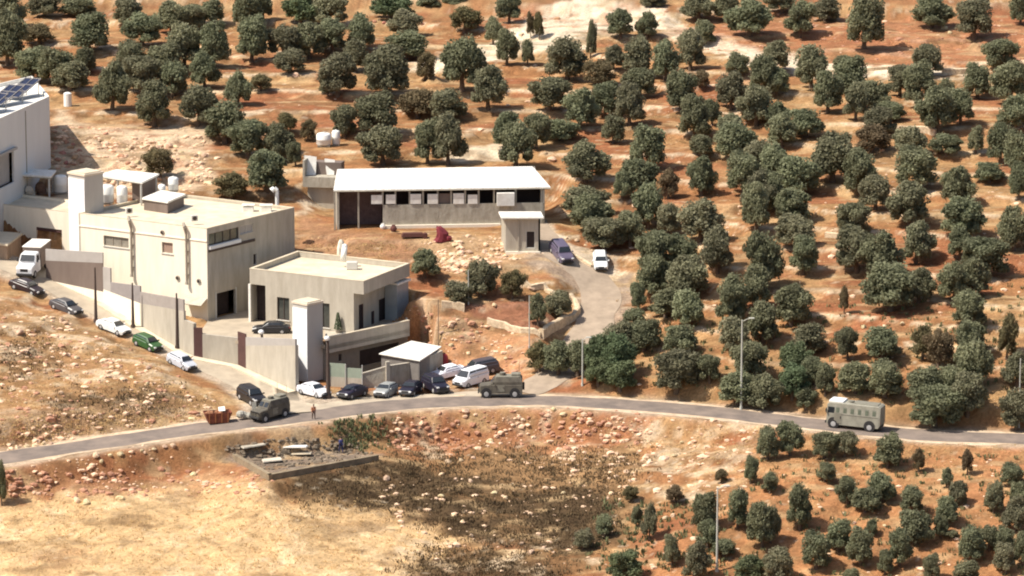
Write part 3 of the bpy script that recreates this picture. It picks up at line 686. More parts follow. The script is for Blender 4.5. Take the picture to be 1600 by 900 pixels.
for k, (px, py) in enumerate(((-14, 176), (12, 163), (38, 152))):
    q = at(px, py, ZH - .35); o = thing('solar_panel', ['leftmost dark solar panel row on the white hall roof', 'middle dark solar panel row on the white hall roof', 'right dark solar panel row on the white hall roof'][k], 'solar panel', q, -.5, 'solar panels on the white hall', world=False)
    mb = MB(); mb.quadbox((-1.2, -2.2, .25), (1.2, -2.2, .25), (1.2, 1.6, 1.55), (-1.2, 1.6, 1.55), .08); o.scale = (1.1, 1.5, 1.5); mb.build('cell_sheet', m_panel, o)
    mb = MB()
    for x in (-1.22, 0, 1.22): mb.cyl((x, -2.2, .38), (x, 1.6, 1.68), .035, n=4)
    for s in (0, .33, .66, 1): mb.cyl((-1.22, -2.2 + 3.8 * s, .36 + 1.3 * s), (1.22, -2.2 + 3.8 * s, .36 + 1.3 * s), .035, n=4)
    mb.build('frame', m_band, o)
    for x in (-1, 1): mb = MB(); mb.cyl((x, 1.4, 0), (x, 1.4, 1.5), .06, n=6); mb.cyl((x, 1.4, 0), (x, -1.4, .1), .05, n=6); mb.build('leg', m_band, o)
# lean-to on the left wing yard
cs = [at(18, 272, 18.6), at(80, 276, 18.6), at(88, 266, 18.6), at(26, 263, 18.6)]
o = canopy('yard_canopy', 'white sheet canopy on brown posts in front of the white hall', cs, 18.4, .22, [wp(c, centre(cs, 0), .6, 0) for c in cs], 15.45, m_white)
jm = [mat('junk_brown', (.22, .13, .09), .9, .4), mat('junk_pale', (.62, .55, .45), .9, .3), mat('junk_red', (.25, .07, .06), .8, .3)]
for k, (px, py, s, lab) in enumerate(((28, 304, .9, 'pale sack leaning under the left end of the yard canopy'), (46, 306, 1.1, 'white sack standing in the middle under the yard canopy'), (63, 303, 1.3, 'brown heap of sacks under the right half of the yard canopy'))):
    q = at(px, py, 15.45); mb = MB(); mb.ball((q.x, q.y, q.z + s * .7), s * .6, 9, 6, 1.15); mb.box((q.x + .2, q.y + .2, q.z + s * .35), (s, s * .7, s * .7), .5, .2)
    solo(mb, 'sack', jm[1] if k < 2 else jm[0], lab, 'sack')
q = at(95, 302, 15.45); tank(95, 302, 15.45, .95, 2.6, 'wide cream water tank left of the tall tower cap', 'white rooftop water tanks')

# ------------------------------------------------------------------ the two tall towers
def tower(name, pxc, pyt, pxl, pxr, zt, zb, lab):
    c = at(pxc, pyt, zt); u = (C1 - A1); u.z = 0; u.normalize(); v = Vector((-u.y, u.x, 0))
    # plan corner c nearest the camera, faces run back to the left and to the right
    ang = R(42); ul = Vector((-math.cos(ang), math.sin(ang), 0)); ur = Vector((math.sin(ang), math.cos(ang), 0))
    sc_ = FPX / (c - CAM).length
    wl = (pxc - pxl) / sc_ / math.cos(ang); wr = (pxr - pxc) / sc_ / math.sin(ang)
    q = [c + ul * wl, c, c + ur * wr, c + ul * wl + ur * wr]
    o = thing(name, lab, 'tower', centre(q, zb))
    sh = MB().prism([(p.x, p.y) for p in q], zb, zt).build('shaft', m_shaft_shade, o)
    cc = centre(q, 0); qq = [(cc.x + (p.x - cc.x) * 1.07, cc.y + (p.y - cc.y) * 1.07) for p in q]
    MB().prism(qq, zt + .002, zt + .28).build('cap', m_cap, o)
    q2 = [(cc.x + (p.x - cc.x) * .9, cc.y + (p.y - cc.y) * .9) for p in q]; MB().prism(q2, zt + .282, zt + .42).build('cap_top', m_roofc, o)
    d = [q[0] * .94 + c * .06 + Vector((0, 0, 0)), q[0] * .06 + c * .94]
    mb = plate(q[0], c, (wl * .01, wl * .99, zb + .1, zt - .5), 0, .06); mb.build('lit_face_panel', mat('lit_face_white', (.92, .93, .94), .6, .05, .6), o)  # whiter panel added on the left face, its sunlight painted into the colour
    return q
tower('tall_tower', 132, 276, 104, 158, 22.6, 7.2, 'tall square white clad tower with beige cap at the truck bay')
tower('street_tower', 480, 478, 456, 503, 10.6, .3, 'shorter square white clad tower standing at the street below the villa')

# ------------------------------------------------------------------ boundary walls along the side road
def seg_wall(name, p0, p1, z0a, z0b, z1a, z1b, th, m, parent=None):
    u = Vector((p1[0] - p0[0], p1[1] - p0[1])).normalized(); n = Vector((u.y, -u.x)) * -th
    mb = MB(); mb.prism([(p0[0], p0[1]), (p1[0], p1[1]), (p1[0] + n.x, p1[1] + n.y), (p0[0] + n.x, p0[1] + n.y)], [z0a, z0b, z0b, z0a], [z1a, z1b, z1b, z1a])
    return mb
F0, F1, F2, F3 = at(72, 436, 8.6), at(162, 482, 5.7), at(220, 514, 4.4), at(288, 552, 2.8)
F4, F5, F6 = at(303, 558, 2.5), at(372, 574, 1.4), at(462, 612, .35)
def zt(p, px, py): # height on the vertical line over p at which the photo row py is met
    k = (Vector((p[0], p[1])) - Vector((CAM.x, CAM.y))).length; d = ray(px, py); return CAM.z + d.z * k / math.hypot(d.x, d.y)
bw = thing('sheet_fence', 'dark brown sheet metal fence with grey top band on the wall beside the white truck', 'fence', (F0 + F1) / 2)
seg_wall('x', F0, F1, 7.6, 4.8, zt(F0, 75, 437), zt(F1, 160, 456), .35, 0).build('wall', m_cream, bw)
seg_wall('x', F0, F1, zt(F0, 75, 437) + .003, zt(F1, 160, 456) + .003, zt(F0, 75, 407), zt(F1, 160, 411), .15, 0).build('metal_sheet', m_brown, bw)
seg_wall('x', F0, F1, zt(F0, 75, 407) + .003, zt(F1, 160, 411) + .003, zt(F0, 75, 389), zt(F1, 160, 395), .2, 0).build('top_band', m_band, bw)
fw = thing('boundary_wall', 'beige boundary wall with stepped grey upper panels below the cream building', 'wall', (F1 + F3) / 2)
zmid = lambda a, b, t: a + (b - a) * t
Fm = F1 + (F2 - F1) * .2; Fn = F2 + (F3 - F2) * .55
seg_wall('x', F1, F2, 4.6, 3.4, zt(F1, 162, 452), zt(F2, 220, 474), .35, 0).build('lower_wall', m_cream, fw)
seg_wall('x', F2, F3, 3.4, 1.8, zt(F2, 220, 474), zt(F3, 288, 486), .35, 0).build('lower_wall', m_stone, fw)
seg_wall('x', F1, Fm, zt(F1, 162, 452) + .003, zt(Fm, 174, 456) + .003, zt(F1, 162, 417), zt(Fm, 174, 419), .2, 0).build('grey_panel', m_band, fw)
seg_wall('x', Fm, F2, zt(Fm, 174, 456) + .003, zt(F2, 220, 474) + .003, zt(Fm, 174, 441), zt(F2, 220, 447), .2, 0).build('grey_panel', mat('slate_panel', (.30, .27, .26), .7, .12), fw)
seg_wall('x', F2, F3, zt(F2, 220, 474) + .003, zt(F3, 288, 486) + .003, zt(F2, 220, 456), zt(F3, 288, 468), .2, 0).build('grey_panel', mat('warm_grey_panel', (.36, .32, .29), .7, .12), fw)
gp = thing('gate_pier_wall', 'beige pier and low wall with a maroon door beside the yard gate', 'wall', (F3 + F5) / 2)
seg_wall('x', F3, F4, 1.8, 1.4, zt(F3, 288, 500), zt(F4, 300, 506), .6, 0).build('pier', m_stone, gp)
G4 = F4 + (F5 - F4) * .2
seg_wall('x', F4, G4, 1.5, 1.2, zt(F4, 303, 512), zt(G4, 316, 512), .12, 0).build('maroon_door', m_maroon, gp)
seg_wall('x', G4, F5, 1.2, .6, zt(G4, 316, 522), zt(F5, 368, 528), .4, 0).build('low_wall', m_stone, gp)
G5 = F5 + (F6 - F5) * .14
seg_wall('x', F5, G5, .6, .5, zt(F5, 372, 518), zt(G5, 381, 522), .15, 0).build('brown_gate', m_maroon, gp)
rw = thing('yard_retaining_wall', 'plain beige retaining wall under the villa yard left of the street tower', 'wall', (G5 + F6) / 2)
seg_wall('x', G5, F6, .4, -.2, zt(G5, 381, 540), zt(F6, 460, 540), .5, 0).build('wall', m_stone, rw)
seg_wall('x', G5, F6, zt(G5, 381, 540) + .003, zt(F6, 460, 540) + .003, zt(G5, 381, 527), zt(F6, 460, 530), .3, 0).build('grey_coping', m_band, rw)
# kerb strip at the wall foot
mb = MB(); pa = [F1, F2, F3, F4, F5, F6]
for a, b in zip(pa[:-1], pa[1:]):
    u = (b - a).normalized(); n = Vector((u.y, -u.x, 0)); e = .05
    q = [a + n * e, b + n * e, b + n * 1.2, a + n * 1.2]; mb.prism([(p.x, p.y) for p in q], [p[2] - .5 for p in (a, b, b, a)], [h1(p.x, p.y) + .14 for p in q])
tag(mb.build('pavement', m_roofc, None), 'pale raised pavement along the foot of the boundary wall', kind='structure')

# yard floor
mb = MB(); yp = [F4 + Vector((.3, .8, 0)), G5 + Vector((.2, .8, 0)), F6 + Vector((-.3, .9, 0)), TWq[0] + Vector((-.1, .1, 0)), TWq[3] + Vector((0, .1, 0)), TWq[2] + Vector((-.05, .2, 0)), TL - nt_ * .5, TL - nt_ * 4 + ut * .5, TR - nt_ * 4, R2, B2, C1 + (R1 - C1) * .98, C1 + Vector((0, -.1, 0)), ]

mb.prism([(p[0], p[1]) for p in yp], ZY - .4, ZY + .03)
tag(mb.build('yard_paving', m_conc, None), 'concrete yard in front of the villa', kind='structure')

# ------------------------------------------------------------------ the villa
vf = [A2, C2, R2, B2]
vl = thing('villa', 'flat roofed beige villa with recessed corner veranda and long balustrade', 'building', centre(vf, ZY))
E2 = Vector((*at(549, 438, ZS)[:2], 0)); uf = (C2 - A2).normalized(); ur_ = (R2 - C2).normalized()
E2 = A2 + uf * ((C2 - A2).length - 1.9); S2 = C2 + ur_ * .2 - uf * 2.1 + ur_ * 1.6; S3 = R2 - uf * 2.1 
h_ent = hole(A2, C2, 391, 415, 445, 505); h_ent = (h_ent[0] + .15, h_ent[1], ZY, h_ent[3]); h_w1 = hole(A2, C2, 433, 452, 465, 500); h_w2 = hole(A2, C2, 503, 515, 474, 512)
wall(A2, E2, ZY - .3, ZS - 1.75, [h_ent, h_w1, h_w2], .3).build('front_wall', m_stone, vl)
plate(A2, C2, (h_ent[0], h_ent[1], ZY, h_ent[3]), -1.6, -1.5).build('entrance_door', m_dark, vl)
plate(A2, C2, (h_ent[0] - .35, h_ent[0] - .02, ZY, h_ent[3]), -.1, .14).build('entrance_jamb', m_white, vl)
window(vl, A2, C2, h_w1, 1, None, m_post); window(vl, A2, C2, h_w2, 0, None, m_post)
# diagonal fin wall
mb = MB(); a, b = E2, S2; mb.prism([(a.x, a.y), (a.x + uf.x * .35, a.y + uf.y * .35), (b.x + uf.x * .35, b.y + uf.y * .35), (b.x, b.y)], ZY - .3, ZS - 1.75); mb.build('fin_wall', m_stone, vl)
h_a = hole(S2, S3, 557, 568, 476, 512); h_b = hole(S2, S3, 580, 585, 486, 508); h_c = hole(S2, S3, 592, 604, 466, 504)
h_a = (h_a[0], h_a[1], ZY + .05, h_a[3]); h_c = (h_c[0], h_c[1], ZY + .05, h_c[3])
wall(S2, S3, ZY - .3, ZS - 1.75, [h_a, h_b, h_c], .25).build('veranda_wall', m_stone, vl)
for h_ in (h_a, h_b, h_c): window(vl, S2, S3, h_, 0, m_dark, m_maroon, False, 'veranda_door' if h_ is not h_b else 'window', .12)
wall(S3, B2, ZY - .3, ZS - 1.75, [], .25).build('rear_wall', m_stone, vl); wall(B2, A2, ZY - .3, ZS - 1.75, [], .25).build('end_wall', m_stone, vl)
MB().prism([(p[0], p[1]) for p in vf], ZS - 1.748, ZS - .75).build('roof_slab', m_stone, vl)
par = MB(); 
for i in range(4):
    a, b = vf[i], vf[(i + 1) % 4]; cc = centre(vf, 0); ia = a + (Vector((cc.x, cc.y, a.z)) - a).normalized() * .45; ib = b + (Vector((cc.x, cc.y, b.z)) - b).normalized() * .45
    par.prism([(a.x, a.y), (b.x, b.y), (ib.x, ib.y), (ia.x, ia.y)], ZS - .748, ZS)
par.build('parapet', m_stone, vl)
MB().prism(shrink(vf, .55), ZS - .746, ZS - .68).build('roof', m_roofc, vl)
cap = MB()
for i in range(4):
    a, b = vf[i], vf[(i + 1) % 4]; cc = centre(vf, 0); ia = a + (Vector((cc.x, cc.y, a.z)) - a).normalized() * .5; ib = b + (Vector((cc.x, cc.y, b.z)) - b).normalized() * .5
    oa = a - (Vector((cc.x, cc.y, a.z)) - a).normalized() * .04; ob_ = b - (Vector((cc.x, cc.y, b.z)) - b).normalized() * .04
    cap.prism([(oa.x, oa.y), (ob_.x, ob_.y), (ib.x, ib.y), (ia.x, ia.y)], ZS + .002, ZS + .09)
cap.build('coping', m_roofc, vl)
# glazed lift box at the right end of the veranda
a = R2 - ur_ * 3.6 - uf * .1; b = R2 - ur_ * .2 - uf * .1; q = [a, b, b - uf * 1.9, a - uf * 1.9]
MB().prism([(p.x, p.y) for p in q], ZY, ZS - 2.3).build('glazed_box', mat('milky_glazing', (.36, .39, .40), .25, .15, .8), vl)
MB().prism([(p.x, p.y) for p in [a + uf * .3 - ur_ * .2, b + uf * .3 + ur_ * .2, b - uf * 1.9, a - uf * 1.9]], ZS - 2.298, ZS - 2.05).build('white_ledge', m_white, vl)
# terrace and balustrade
TB = A2 + uf * ((C2 - A2).length * .66) 
ter = [TL, TR, R2, C2 - uf * 1.0, TB]
MB().prism([(p[0], p[1]) for p in ter], ZY - .5, ZY + .06).build('terrace_slab', m_stone, vl)
bal = MB(); bal.prism([(TL.x, TL.y), (TR.x, TR.y), (TR.x - nt_.x * .3, TR.y - nt_.y * .3), (TL.x - nt_.x * .3, TL.y - nt_.y * .3)], ZY - .95, ZY + 1.15)
vback = (TB - TL); vback.z = 0; vback.normalize(); p = TL - nt_ * .31
bal.prism([(p.x, p.y), (p.x + ut.x * .3, p.y + ut.y * .3), (p.x + ut.x * .3 + vback.x * 2.4, p.y + ut.y * .3 + vback.y * 2.4), (p.x + vback.x * 2.4, p.y + vback.y * 2.4)], ZY - .95, ZY + 1.15)
p = TR - nt_ * .31
bal.prism([(p.x - ut.x * .3, p.y - ut.y * .3), (p.x, p.y), (p.x + vback.x * 2.0, p.y + vback.y * 2.0), (p.x - ut.x * .3 + vback.x * 2.0, p.y - ut.y * .3 + vback.y * 2.0)], ZY - .95, ZY + 1.15)
bal.build('balustrade', m_stone, vl)
MB().prism([(TL.x - ut.x * .05 + nt_.x * .05, TL.y - ut.y * .05 + nt_.y * .05), (TR.x + nt_.x * .05, TR.y + nt_.y * .05), (TR.x - nt_.x * .36, TR.y - nt_.y * .36), (TL.x - nt_.x * .36, TL.y - nt_.y * .36)], ZY + 1.152, ZY + 1.24).build('balustrade_rail', m_roofc, vl)
# basement under the terrace
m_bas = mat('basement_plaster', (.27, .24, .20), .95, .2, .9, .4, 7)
b0 = TL - nt_ * 1.2 + ut * .5; b1 = TR - nt_ * 1.4 + ut * 1.0
h_g = hole(b0, b1, 562, 624, 541, 566); h_s = hole(b0, b1, 529, 534, 553, 564)
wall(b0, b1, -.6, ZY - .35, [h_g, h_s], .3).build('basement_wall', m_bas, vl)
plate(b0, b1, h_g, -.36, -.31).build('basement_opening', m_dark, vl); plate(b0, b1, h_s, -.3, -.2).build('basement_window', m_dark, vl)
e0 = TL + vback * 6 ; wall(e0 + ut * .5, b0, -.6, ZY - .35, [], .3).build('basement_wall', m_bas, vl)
# roof clutter on the villa
q = at(536, 408, ZS + .1); mb = MB(); mb.cyl(q, q + Vector((.25, 0, 2.0)), .42, .36, 12); mb.ball((q.x + .25, q.y, q.z + 2.05), .36)
solo(mb, 'roof_cylinder', m_tank, 'leaning cream hot water cylinder on the back edge of the villa roof', 'water cylinder', smooth=True)
q = at(550, 420, ZS - .6); mb = MB(); mb.rbox((0, 0, .5), (1.5, .9, 1.0)); mb.v = [(a + q.x, b + q.y, c + q.z) for a, b, c in mb.v]; solo(mb, 'roof_box', m_frame, 'pale grey box against the back parapet of the villa roof', 'box')

# green panels, lean-to and front wall under the terrace
o = thing('panel_fence', 'greenish panel fence on a low wall right of the street tower', 'fence', at(530, 606, .2))
pf0, pf1 = at(514, 602, .3), at(566, 606, .25)
seg_wall('x', pf0, pf1, -.3, -.3, 1.5, 1.5, .25, 0).build('low_wall', m_stone, o)
for k, (s0, s1) in enumerate(((0, .49), (.51, 1))):
    a = pf0 + (pf1 - pf0) * s0; b = pf0 + (pf1 - pf0) * s1; seg_wall('x', a, b, 1.503, 1.503, 3.3 - .5 * k, 3.3 - .5 * k, .08, 0).build('panel', m_green, o)
for s in (0, .5, 1): p = pf0 + (pf1 - pf0) * s; mb = MB(); mb.box((p.x, p.y - .1, 1.6), (.12, .12, 3.4)); mb.build('post', m_frame, o)
cs = [at(592, 552, 3.7), at(656, 563, 3.7), at(690, 541, 3.7), at(643, 532, 3.7)]
o = thing('lean_to', 'low grey lean to with bright white sheet roof at the right end of the terrace', 'shed', centre(cs, .3))
MB().prism([(p[0], p[1]) for p in cs], 3.55, 3.68).build('roof_sheet', m_white, o)
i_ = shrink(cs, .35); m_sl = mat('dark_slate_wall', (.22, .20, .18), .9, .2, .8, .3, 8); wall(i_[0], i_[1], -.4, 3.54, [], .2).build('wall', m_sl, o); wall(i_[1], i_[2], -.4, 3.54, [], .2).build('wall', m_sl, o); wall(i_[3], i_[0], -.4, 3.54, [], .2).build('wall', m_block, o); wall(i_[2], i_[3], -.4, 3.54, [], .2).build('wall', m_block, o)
o = thing('street_wall', 'grey block wall with darker recess behind the parked cars', 'wall', at(610, 604, .2))
sw = [at(566, 605, .25), at(606, 604, .25), at(655, 597, .3), at(692, 582, .4)]
for k in range(3):
    seg_wall('x', sw[k], sw[k + 1], -.4, -.4, (2.0, 2.9, 3.0)[k], (2.9, 3.0, 3.3)[k], .3, 0).build('wall', m_block, o)
    seg_wall('x', sw[k] + Vector((0, -.05, 0)), sw[k + 1] + Vector((0, -.05, 0)), (2.003, 2.903, 3.003)[k], (2.903, 3.003, 3.303)[k], (2.12, 3.02, 3.12)[k], (3.02, 3.12, 3.42)[k], .4, 0).build('coping', m_stone, o)
mb = MB(); mb.box((sw[1].x, sw[1].y - .15, 1.7), (.5, .5, 3.9), .3); mb.build('pier', m_stone, o)

# ------------------------------------------------------------------ the long white roofed building
ul = (LB1 - LB0); ul.z = 0; ll = ul.length; ul.normalize(); vl_ = Vector((-ul.y, ul.x, 0))
lb = thing('long_building', 'long low block building under a bright white sheet roof', 'building', (LB0 + LB1) / 2 - Vector((0, 0, 5.4)))
f0 = LB0 + ul * .5 + vl_ * .14; f1 = LB1 - ul * .6 + vl_ * .14; D_ = 9.2
def lh(x0, x1, y0, y1): return hole(f0, f1, x0, x1, y0, y1)
ztop = 18.25
u598 = on_wall(f0, f1, 598, 320)[0]; u780 = on_wall(f0, f1, 782, 320)[0]; zm = on_wall(f0, f1, 690, 319)[1]
MB_ = wall(f0, f1, ZLB - .3, zm, [(-.1, u598, ZLB - .4, zm + .1)], .3); MB_.build('front_wall', m_block, lb)
seg = lambda a: f0 + ul * a
plate(f0, f1, (u598, u780, ZLB - .3, ZLB + .35), .0, .35).build('plinth', m_cream, lb)
posts = [8.0]
for px in (523, 560, 598, 618, 640, 661, 684, 705, 727, 748, 772, 806, 846):
    a_ = on_wall(f0, f1, px, 305)[0]; z0_ = zm if a_ >= u598 - .1 and px < 800 else ZLB - .2
    plate(f0, f1, (a_ - .12, a_ + .12, z0_ + .002, ztop), -.28, -.04).build('post', m_block, lb)
for x0, x1, y0 in ((580, 597, 300), (603, 618, 302), (641, 658, 300), (668, 684, 300), (708, 725, 300), (731, 746, 301)):
    h_ = lh(x0, x1, y0 + 2, 318.5); plate(f0, f1, (h_[0], h_[1], h_[2], h_[3] - (.0, .25, .1)[x0 % 3]), .01, .09).build('white_panel', m_white, lb)
h_ = lh(686, 706, 303, 318); plate(f0, f1, h_, -.35, -.3).build('grey_curtain', m_brown, lb)
wall(f1 , f1 + vl_ * D_, ZLB - .3, ztop, [], .3).build('side_wall', m_stone, lb); wall(f1 + vl_ * D_, f0 + vl_ * D_, ZLB - .3, ztop, [], .3).build('rear_wall', m_block, lb)
wall(f0 + vl_ * D_, f0 , ZLB - .3, ztop, [], .3).build('side_wall', m_block, lb)
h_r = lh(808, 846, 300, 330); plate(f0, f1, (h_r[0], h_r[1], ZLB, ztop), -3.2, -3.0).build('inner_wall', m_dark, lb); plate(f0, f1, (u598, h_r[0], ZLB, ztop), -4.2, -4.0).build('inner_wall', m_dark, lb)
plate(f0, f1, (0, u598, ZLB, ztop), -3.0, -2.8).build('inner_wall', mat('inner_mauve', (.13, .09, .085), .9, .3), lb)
a, b = LB0, LB1 + ul * .2; mb = MB()
rid = 1.05
mb.quadbox(a + Vector((0, 0, -.05)), b + Vector((0, 0, -.05)), b + vl_ * (D_ + 1.6) - ul * 1.6 + Vector((0, 0, rid)), a + vl_ * (D_ + 1.6) + ul * 1.0 + Vector((0, 0, rid)), .12)
rf = mb.build('roof', mat('rib_shade_stain', (.90, .88, .83), .5, .05, 1.2, 0, 8, col2=(.66, .62, .55), stretch=(3.2, .16, 1)), lb)  # colour stripes paint the shading of the corrugation, along with stain
mb = MB()
for k in range(1, 26): 
    p = a + ul * (ll * k / 26); q = p + vl_ * (D_ + 1.5); mb.cyl(p + Vector((0, 0, .10)), q + Vector((0, 0, rid + .13)), .03, n=4)
mb.build('roof_ribs', m_frame, rf)
gl = MB(); gl.cyl(a + Vector((0, 0, -.12)) - vl_ * .08, b + Vector((0, 0, -.12)) - vl_ * .08, .09, n=6); gl.build('gutter', m_block, lb)
# annex room at the right front
x0 = at(778, 392, 11.4); x1 = at(848, 394, 11.4); an = thing('annex_room', 'small block room with dark doorway and white lid at the right end of the long building', 'building', at(815, 392, 11.4))
a = at(790, 396, 11.2); b = at(844, 396, 11.2); zt_ = 16.2; ua = (b - a).normalized(); va = Vector((-ua.y, ua.x, 0)); k = 3.6
h_ = hole(a, b, 822, 836, 361, 388)
wall(a, b, 9.5, zt_, [h_], .25).build('front_wall', m_stone, an); window(an, a, b, h_, 0, m_dark, m_frame, False, 'doorway', .15)
wall(a + va * k - ua * .6, a, 9.5, zt_, [], .25).build('side_wall', m_block, an); wall(b, b + va * k, 9.5, zt_, [], .25).build('side_wall', m_stone, an)
plate(a, b, (.0, (b - a).length, 10.9, 11.5), 0, .3).build('plinth', m_cream, an)
a_ = on_wall(a, b, 810, 350)[0]; plate(a, b, (a_ - .1, a_ + .1, 11.5, zt_ - .05), 0, .15).build('pilaster', m_stone, an)
mb = MB(); mb.prism([((a - ua * .6 - va * .7).x, (a - va * .7).y), ((b + ua * .5 - va * .7).x, (b - va * .7).y), ((b + ua * .1 + va * (k + .2)).x, (b + va * (k + .2)).y), ((a - ua * 1.0 + va * (k + .2)).x, (a + va * (k + .2)).y)], zt_ + .002, zt_ + .2); mb.build('roof', m_white, an)
plate(f0, f1, (on_wall(f0, f1, 776, 305)[0], on_wall(f0, f1, 803, 305)[0], 16.0, 17.8), .1, .9).build('white_housing', m_white, an)
# ------------------------------------------------------------------ water tank block left of it
c0 = at(473, 276, 17.6); c1 = at(531, 278, 17.6); u = (c1 - c0).normalized(); v = Vector((-u.y, u.x, 0))
o = thing('pump_house', 'small two level concrete pump house with cluttered roof left of the long building', 'building', centre([c0, c1], 13.6))
mb = MB(); q = [c0, c1, c1 + v * 4, c0 + v * 4]; MB().prism([(p.x, p.y) for p in q], 16.1, 17.6).build('roof_slab', m_block, o)
q2 = [c0 + u * .5 + v * .8, c1 - u * .2 + v * .8, c1 - u * .2 + v * 4, c0 + u * .5 + v * 4]; MB().prism([(p.x, p.y) for p in q2], 12.8, 16.098).build('wall', m_stone, o)
q3 = [c0 + v * 2.2 , c1 - u * .3 + v * 2.2, c1 - u * .3 + v * 4.2, c0 + v * 4.2]; MB().prism([(p.x, p.y) for p in q3], 17.602, 19.4).build('upper_wall', m_brown, o)
MB().prism([(p.x, p.y) for p in [c0, c0 + u * .3, c0 + u * .3 + v * 4, c0 + v * 4]], 17.602, 20.0).build('upper_wall', m_block, o)
for k, (px, py, s, lab) in enumerate(((486, 273, 1.15, 'white angled sheet leaning on the left of the pump house roof'), (516, 273, .95, 'white wedge shaped sheet on the right of the pump house roof'))):
    p = at(px, py, 17.62); mb = MB(); mb.quadbox(p + Vector((-.5 * s, -.2, 0)), p + Vector((.6 * s, -.2, 0)), p + Vector((.7 * s, .5, 2.2 * s)), p + Vector((-.8 * s, .5, 2.4 * s)), .08); mb.quadbox(p + Vector((-.5 * s, -.2, 0)), p + Vector((-.5 * s, .9, 0)), p + Vector((-.8 * s, .5, 2.4 * s)), p + Vector((-.9 * s, .5, 2.3 * s)), .06)
    solo(mb, 'leaning_sheet', m_white, lab, 'sheet', 'white sheets on the pump house')
tank(506, 228, ground(506, 228).z, 1.1, 1.9, 'wide cream water tank standing on the slope behind the pump house', 'tanks behind the pump house'); tank(525, 227, ground(525, 227).z, .62, 2.2, 'slim white water tank standing on the slope behind the pump house', 'tanks behind the pump house')

q0 = C1 + (L1 - C1).normalized() * 3.6; q1 = C1 - (C1 - L1).normalized() * .1; nn = Vector(((C1 - L1).normalized().y, -(C1 - L1).normalized().x, 0))
mb = MB(); mb.quadbox(q0 + Vector((0, 0, 8.1 - ZB)) + nn * .05, q1 + Vector((0, 0, 8.1 - ZB)) + nn * .05, q1 + Vector((0, 0, 7.3 - ZB)) + nn * 1.5, q0 + Vector((0, 0, 7.3 - ZB)) + nn * 1.5, .1)
solo(mb, 'awning', m_stone, 'cream sloping awning at the lower corner of the cream building behind the beige pier', 'awning')
g = at(528, 520, ZY + .06); o = thing('conifer', 'small dark pointed conifer in a tub on the terrace behind the balustrade', 'plant', g, world=False)
mb = MB(); mb.cyl((0, 0, 0), (0, 0, .45), .28, .36, 10); mb.build('tub', m_pipe, o)
mb = MB(); _r = random.Random(4)
for k in range(260):
    z = _r.uniform(.4, 2.6); rad = .48 * (1 - (z - .4) / 2.5) + .05; a = _r.uniform(0, 6.28); x, y = rad * math.cos(a), rad * math.sin(a); mb.add([(x, y, z), (x + .1, y - .04, z + .03), (x + .05, y + .03, z + .2), (x - .06, y + .05, z + .12)], [(0, 1, 2, 3)])
mb.cyl((0, 0, .4), (0, 0, 2.4), .22, .03, 7); mb.build('foliage', mat('conifer_green', (.06, .075, .04), .8, .3), o)
# ------------------------------------------------------------------ vehicles
m_tyre = mat('tyre', (.03, .028, .028), .9, .2); m_rim = mat('rim', (.42, .41, .40), .45, .15); m_cglass = mat('car_glass', (.03, .035, .04), .08, .2, spec=.7)
m_hl = mat('headlight', (.80, .80, .78), .2, .05); m_tl = mat('tail_light', (.35, .03, .03), .3, .1); m_trim = mat('black_trim', (.04, .038, .038), .6, .2)
m_plate = mat('plate', (.7, .68, .5), .6, .1)
def paintm(n, c, r=.35): return mat(n, c, r, .10, 1.2, spec=.5)
def sec(x, z0, z1, hw, r=.12, tw=None):
    """one cross-section of a body: rounded at the top"""
    t = hw if tw is None else tw
    return [(x, -hw, z0), (x, hw, z0), (x, hw * 1.01, z0 + (z1 - z0) * .45), (x, t, z1 - r), (x, t - r, z1), (x, -t + r, z1), (x, -t, z1 - r), (x, -hw * 1.01, z0 + (z1 - z0) * .45)]
def wheel(par, x, y, r, wd, name='wheel'):
    s = 1 if y > 0 else -1; n = 16
    rr = lambda rad, yy: [(x + rad * math.cos(2 * math.pi * i / n), yy, r + rad * math.sin(2 * math.pi * i / n)) for i in range(n)]
    mb = MB(); mb.loft([rr(r * .9, y - s * wd), rr(r, y - s * wd * .85), rr(r, y - s * wd * .15), rr(r * .9, y)]); t_ = mb.build(name, m_tyre, par)
    mb = MB(); mb.loft([rr(r * .62, y - s * .02), rr(r * .58, y + s * .015), rr(r * .2, y + s * .03)]); mb.build('rim', m_rim, t_)
def place(front, back, label, cat, name, group=None):
    a, b = grounds([front, back]); c = (a + b) / 2; d = a - b
    o = thing(name, label, cat, c, world=False, group=group)
    pitch = -math.atan2(d.z, math.hypot(d.x, d.y)); o.rotation_euler = (0, pitch, math.atan2(d.y, d.x))
    o.location.z = (h1(a.x, a.y) + h1(b.x, b.y)) / 2 + .05
    return o
KIND = {  # L, W, H, bonnet z, boot z, windscreen foot, roof front, roof rear, rear glass foot (fractions from the front)
    'sedan': (4.5, 1.78, 1.46, .92, .98, .27, .42, .72, .86), 'hatch': (4.0, 1.72, 1.50, .95, 1.0, .25, .40, .86, .97),
    'suv': (4.7, 1.88, 1.80, 1.12, 1.15, .25, .38, .90, .985), 'van': (4.8, 1.9, 1.95, 1.1, 1.2, .16, .30, .95, .99)}
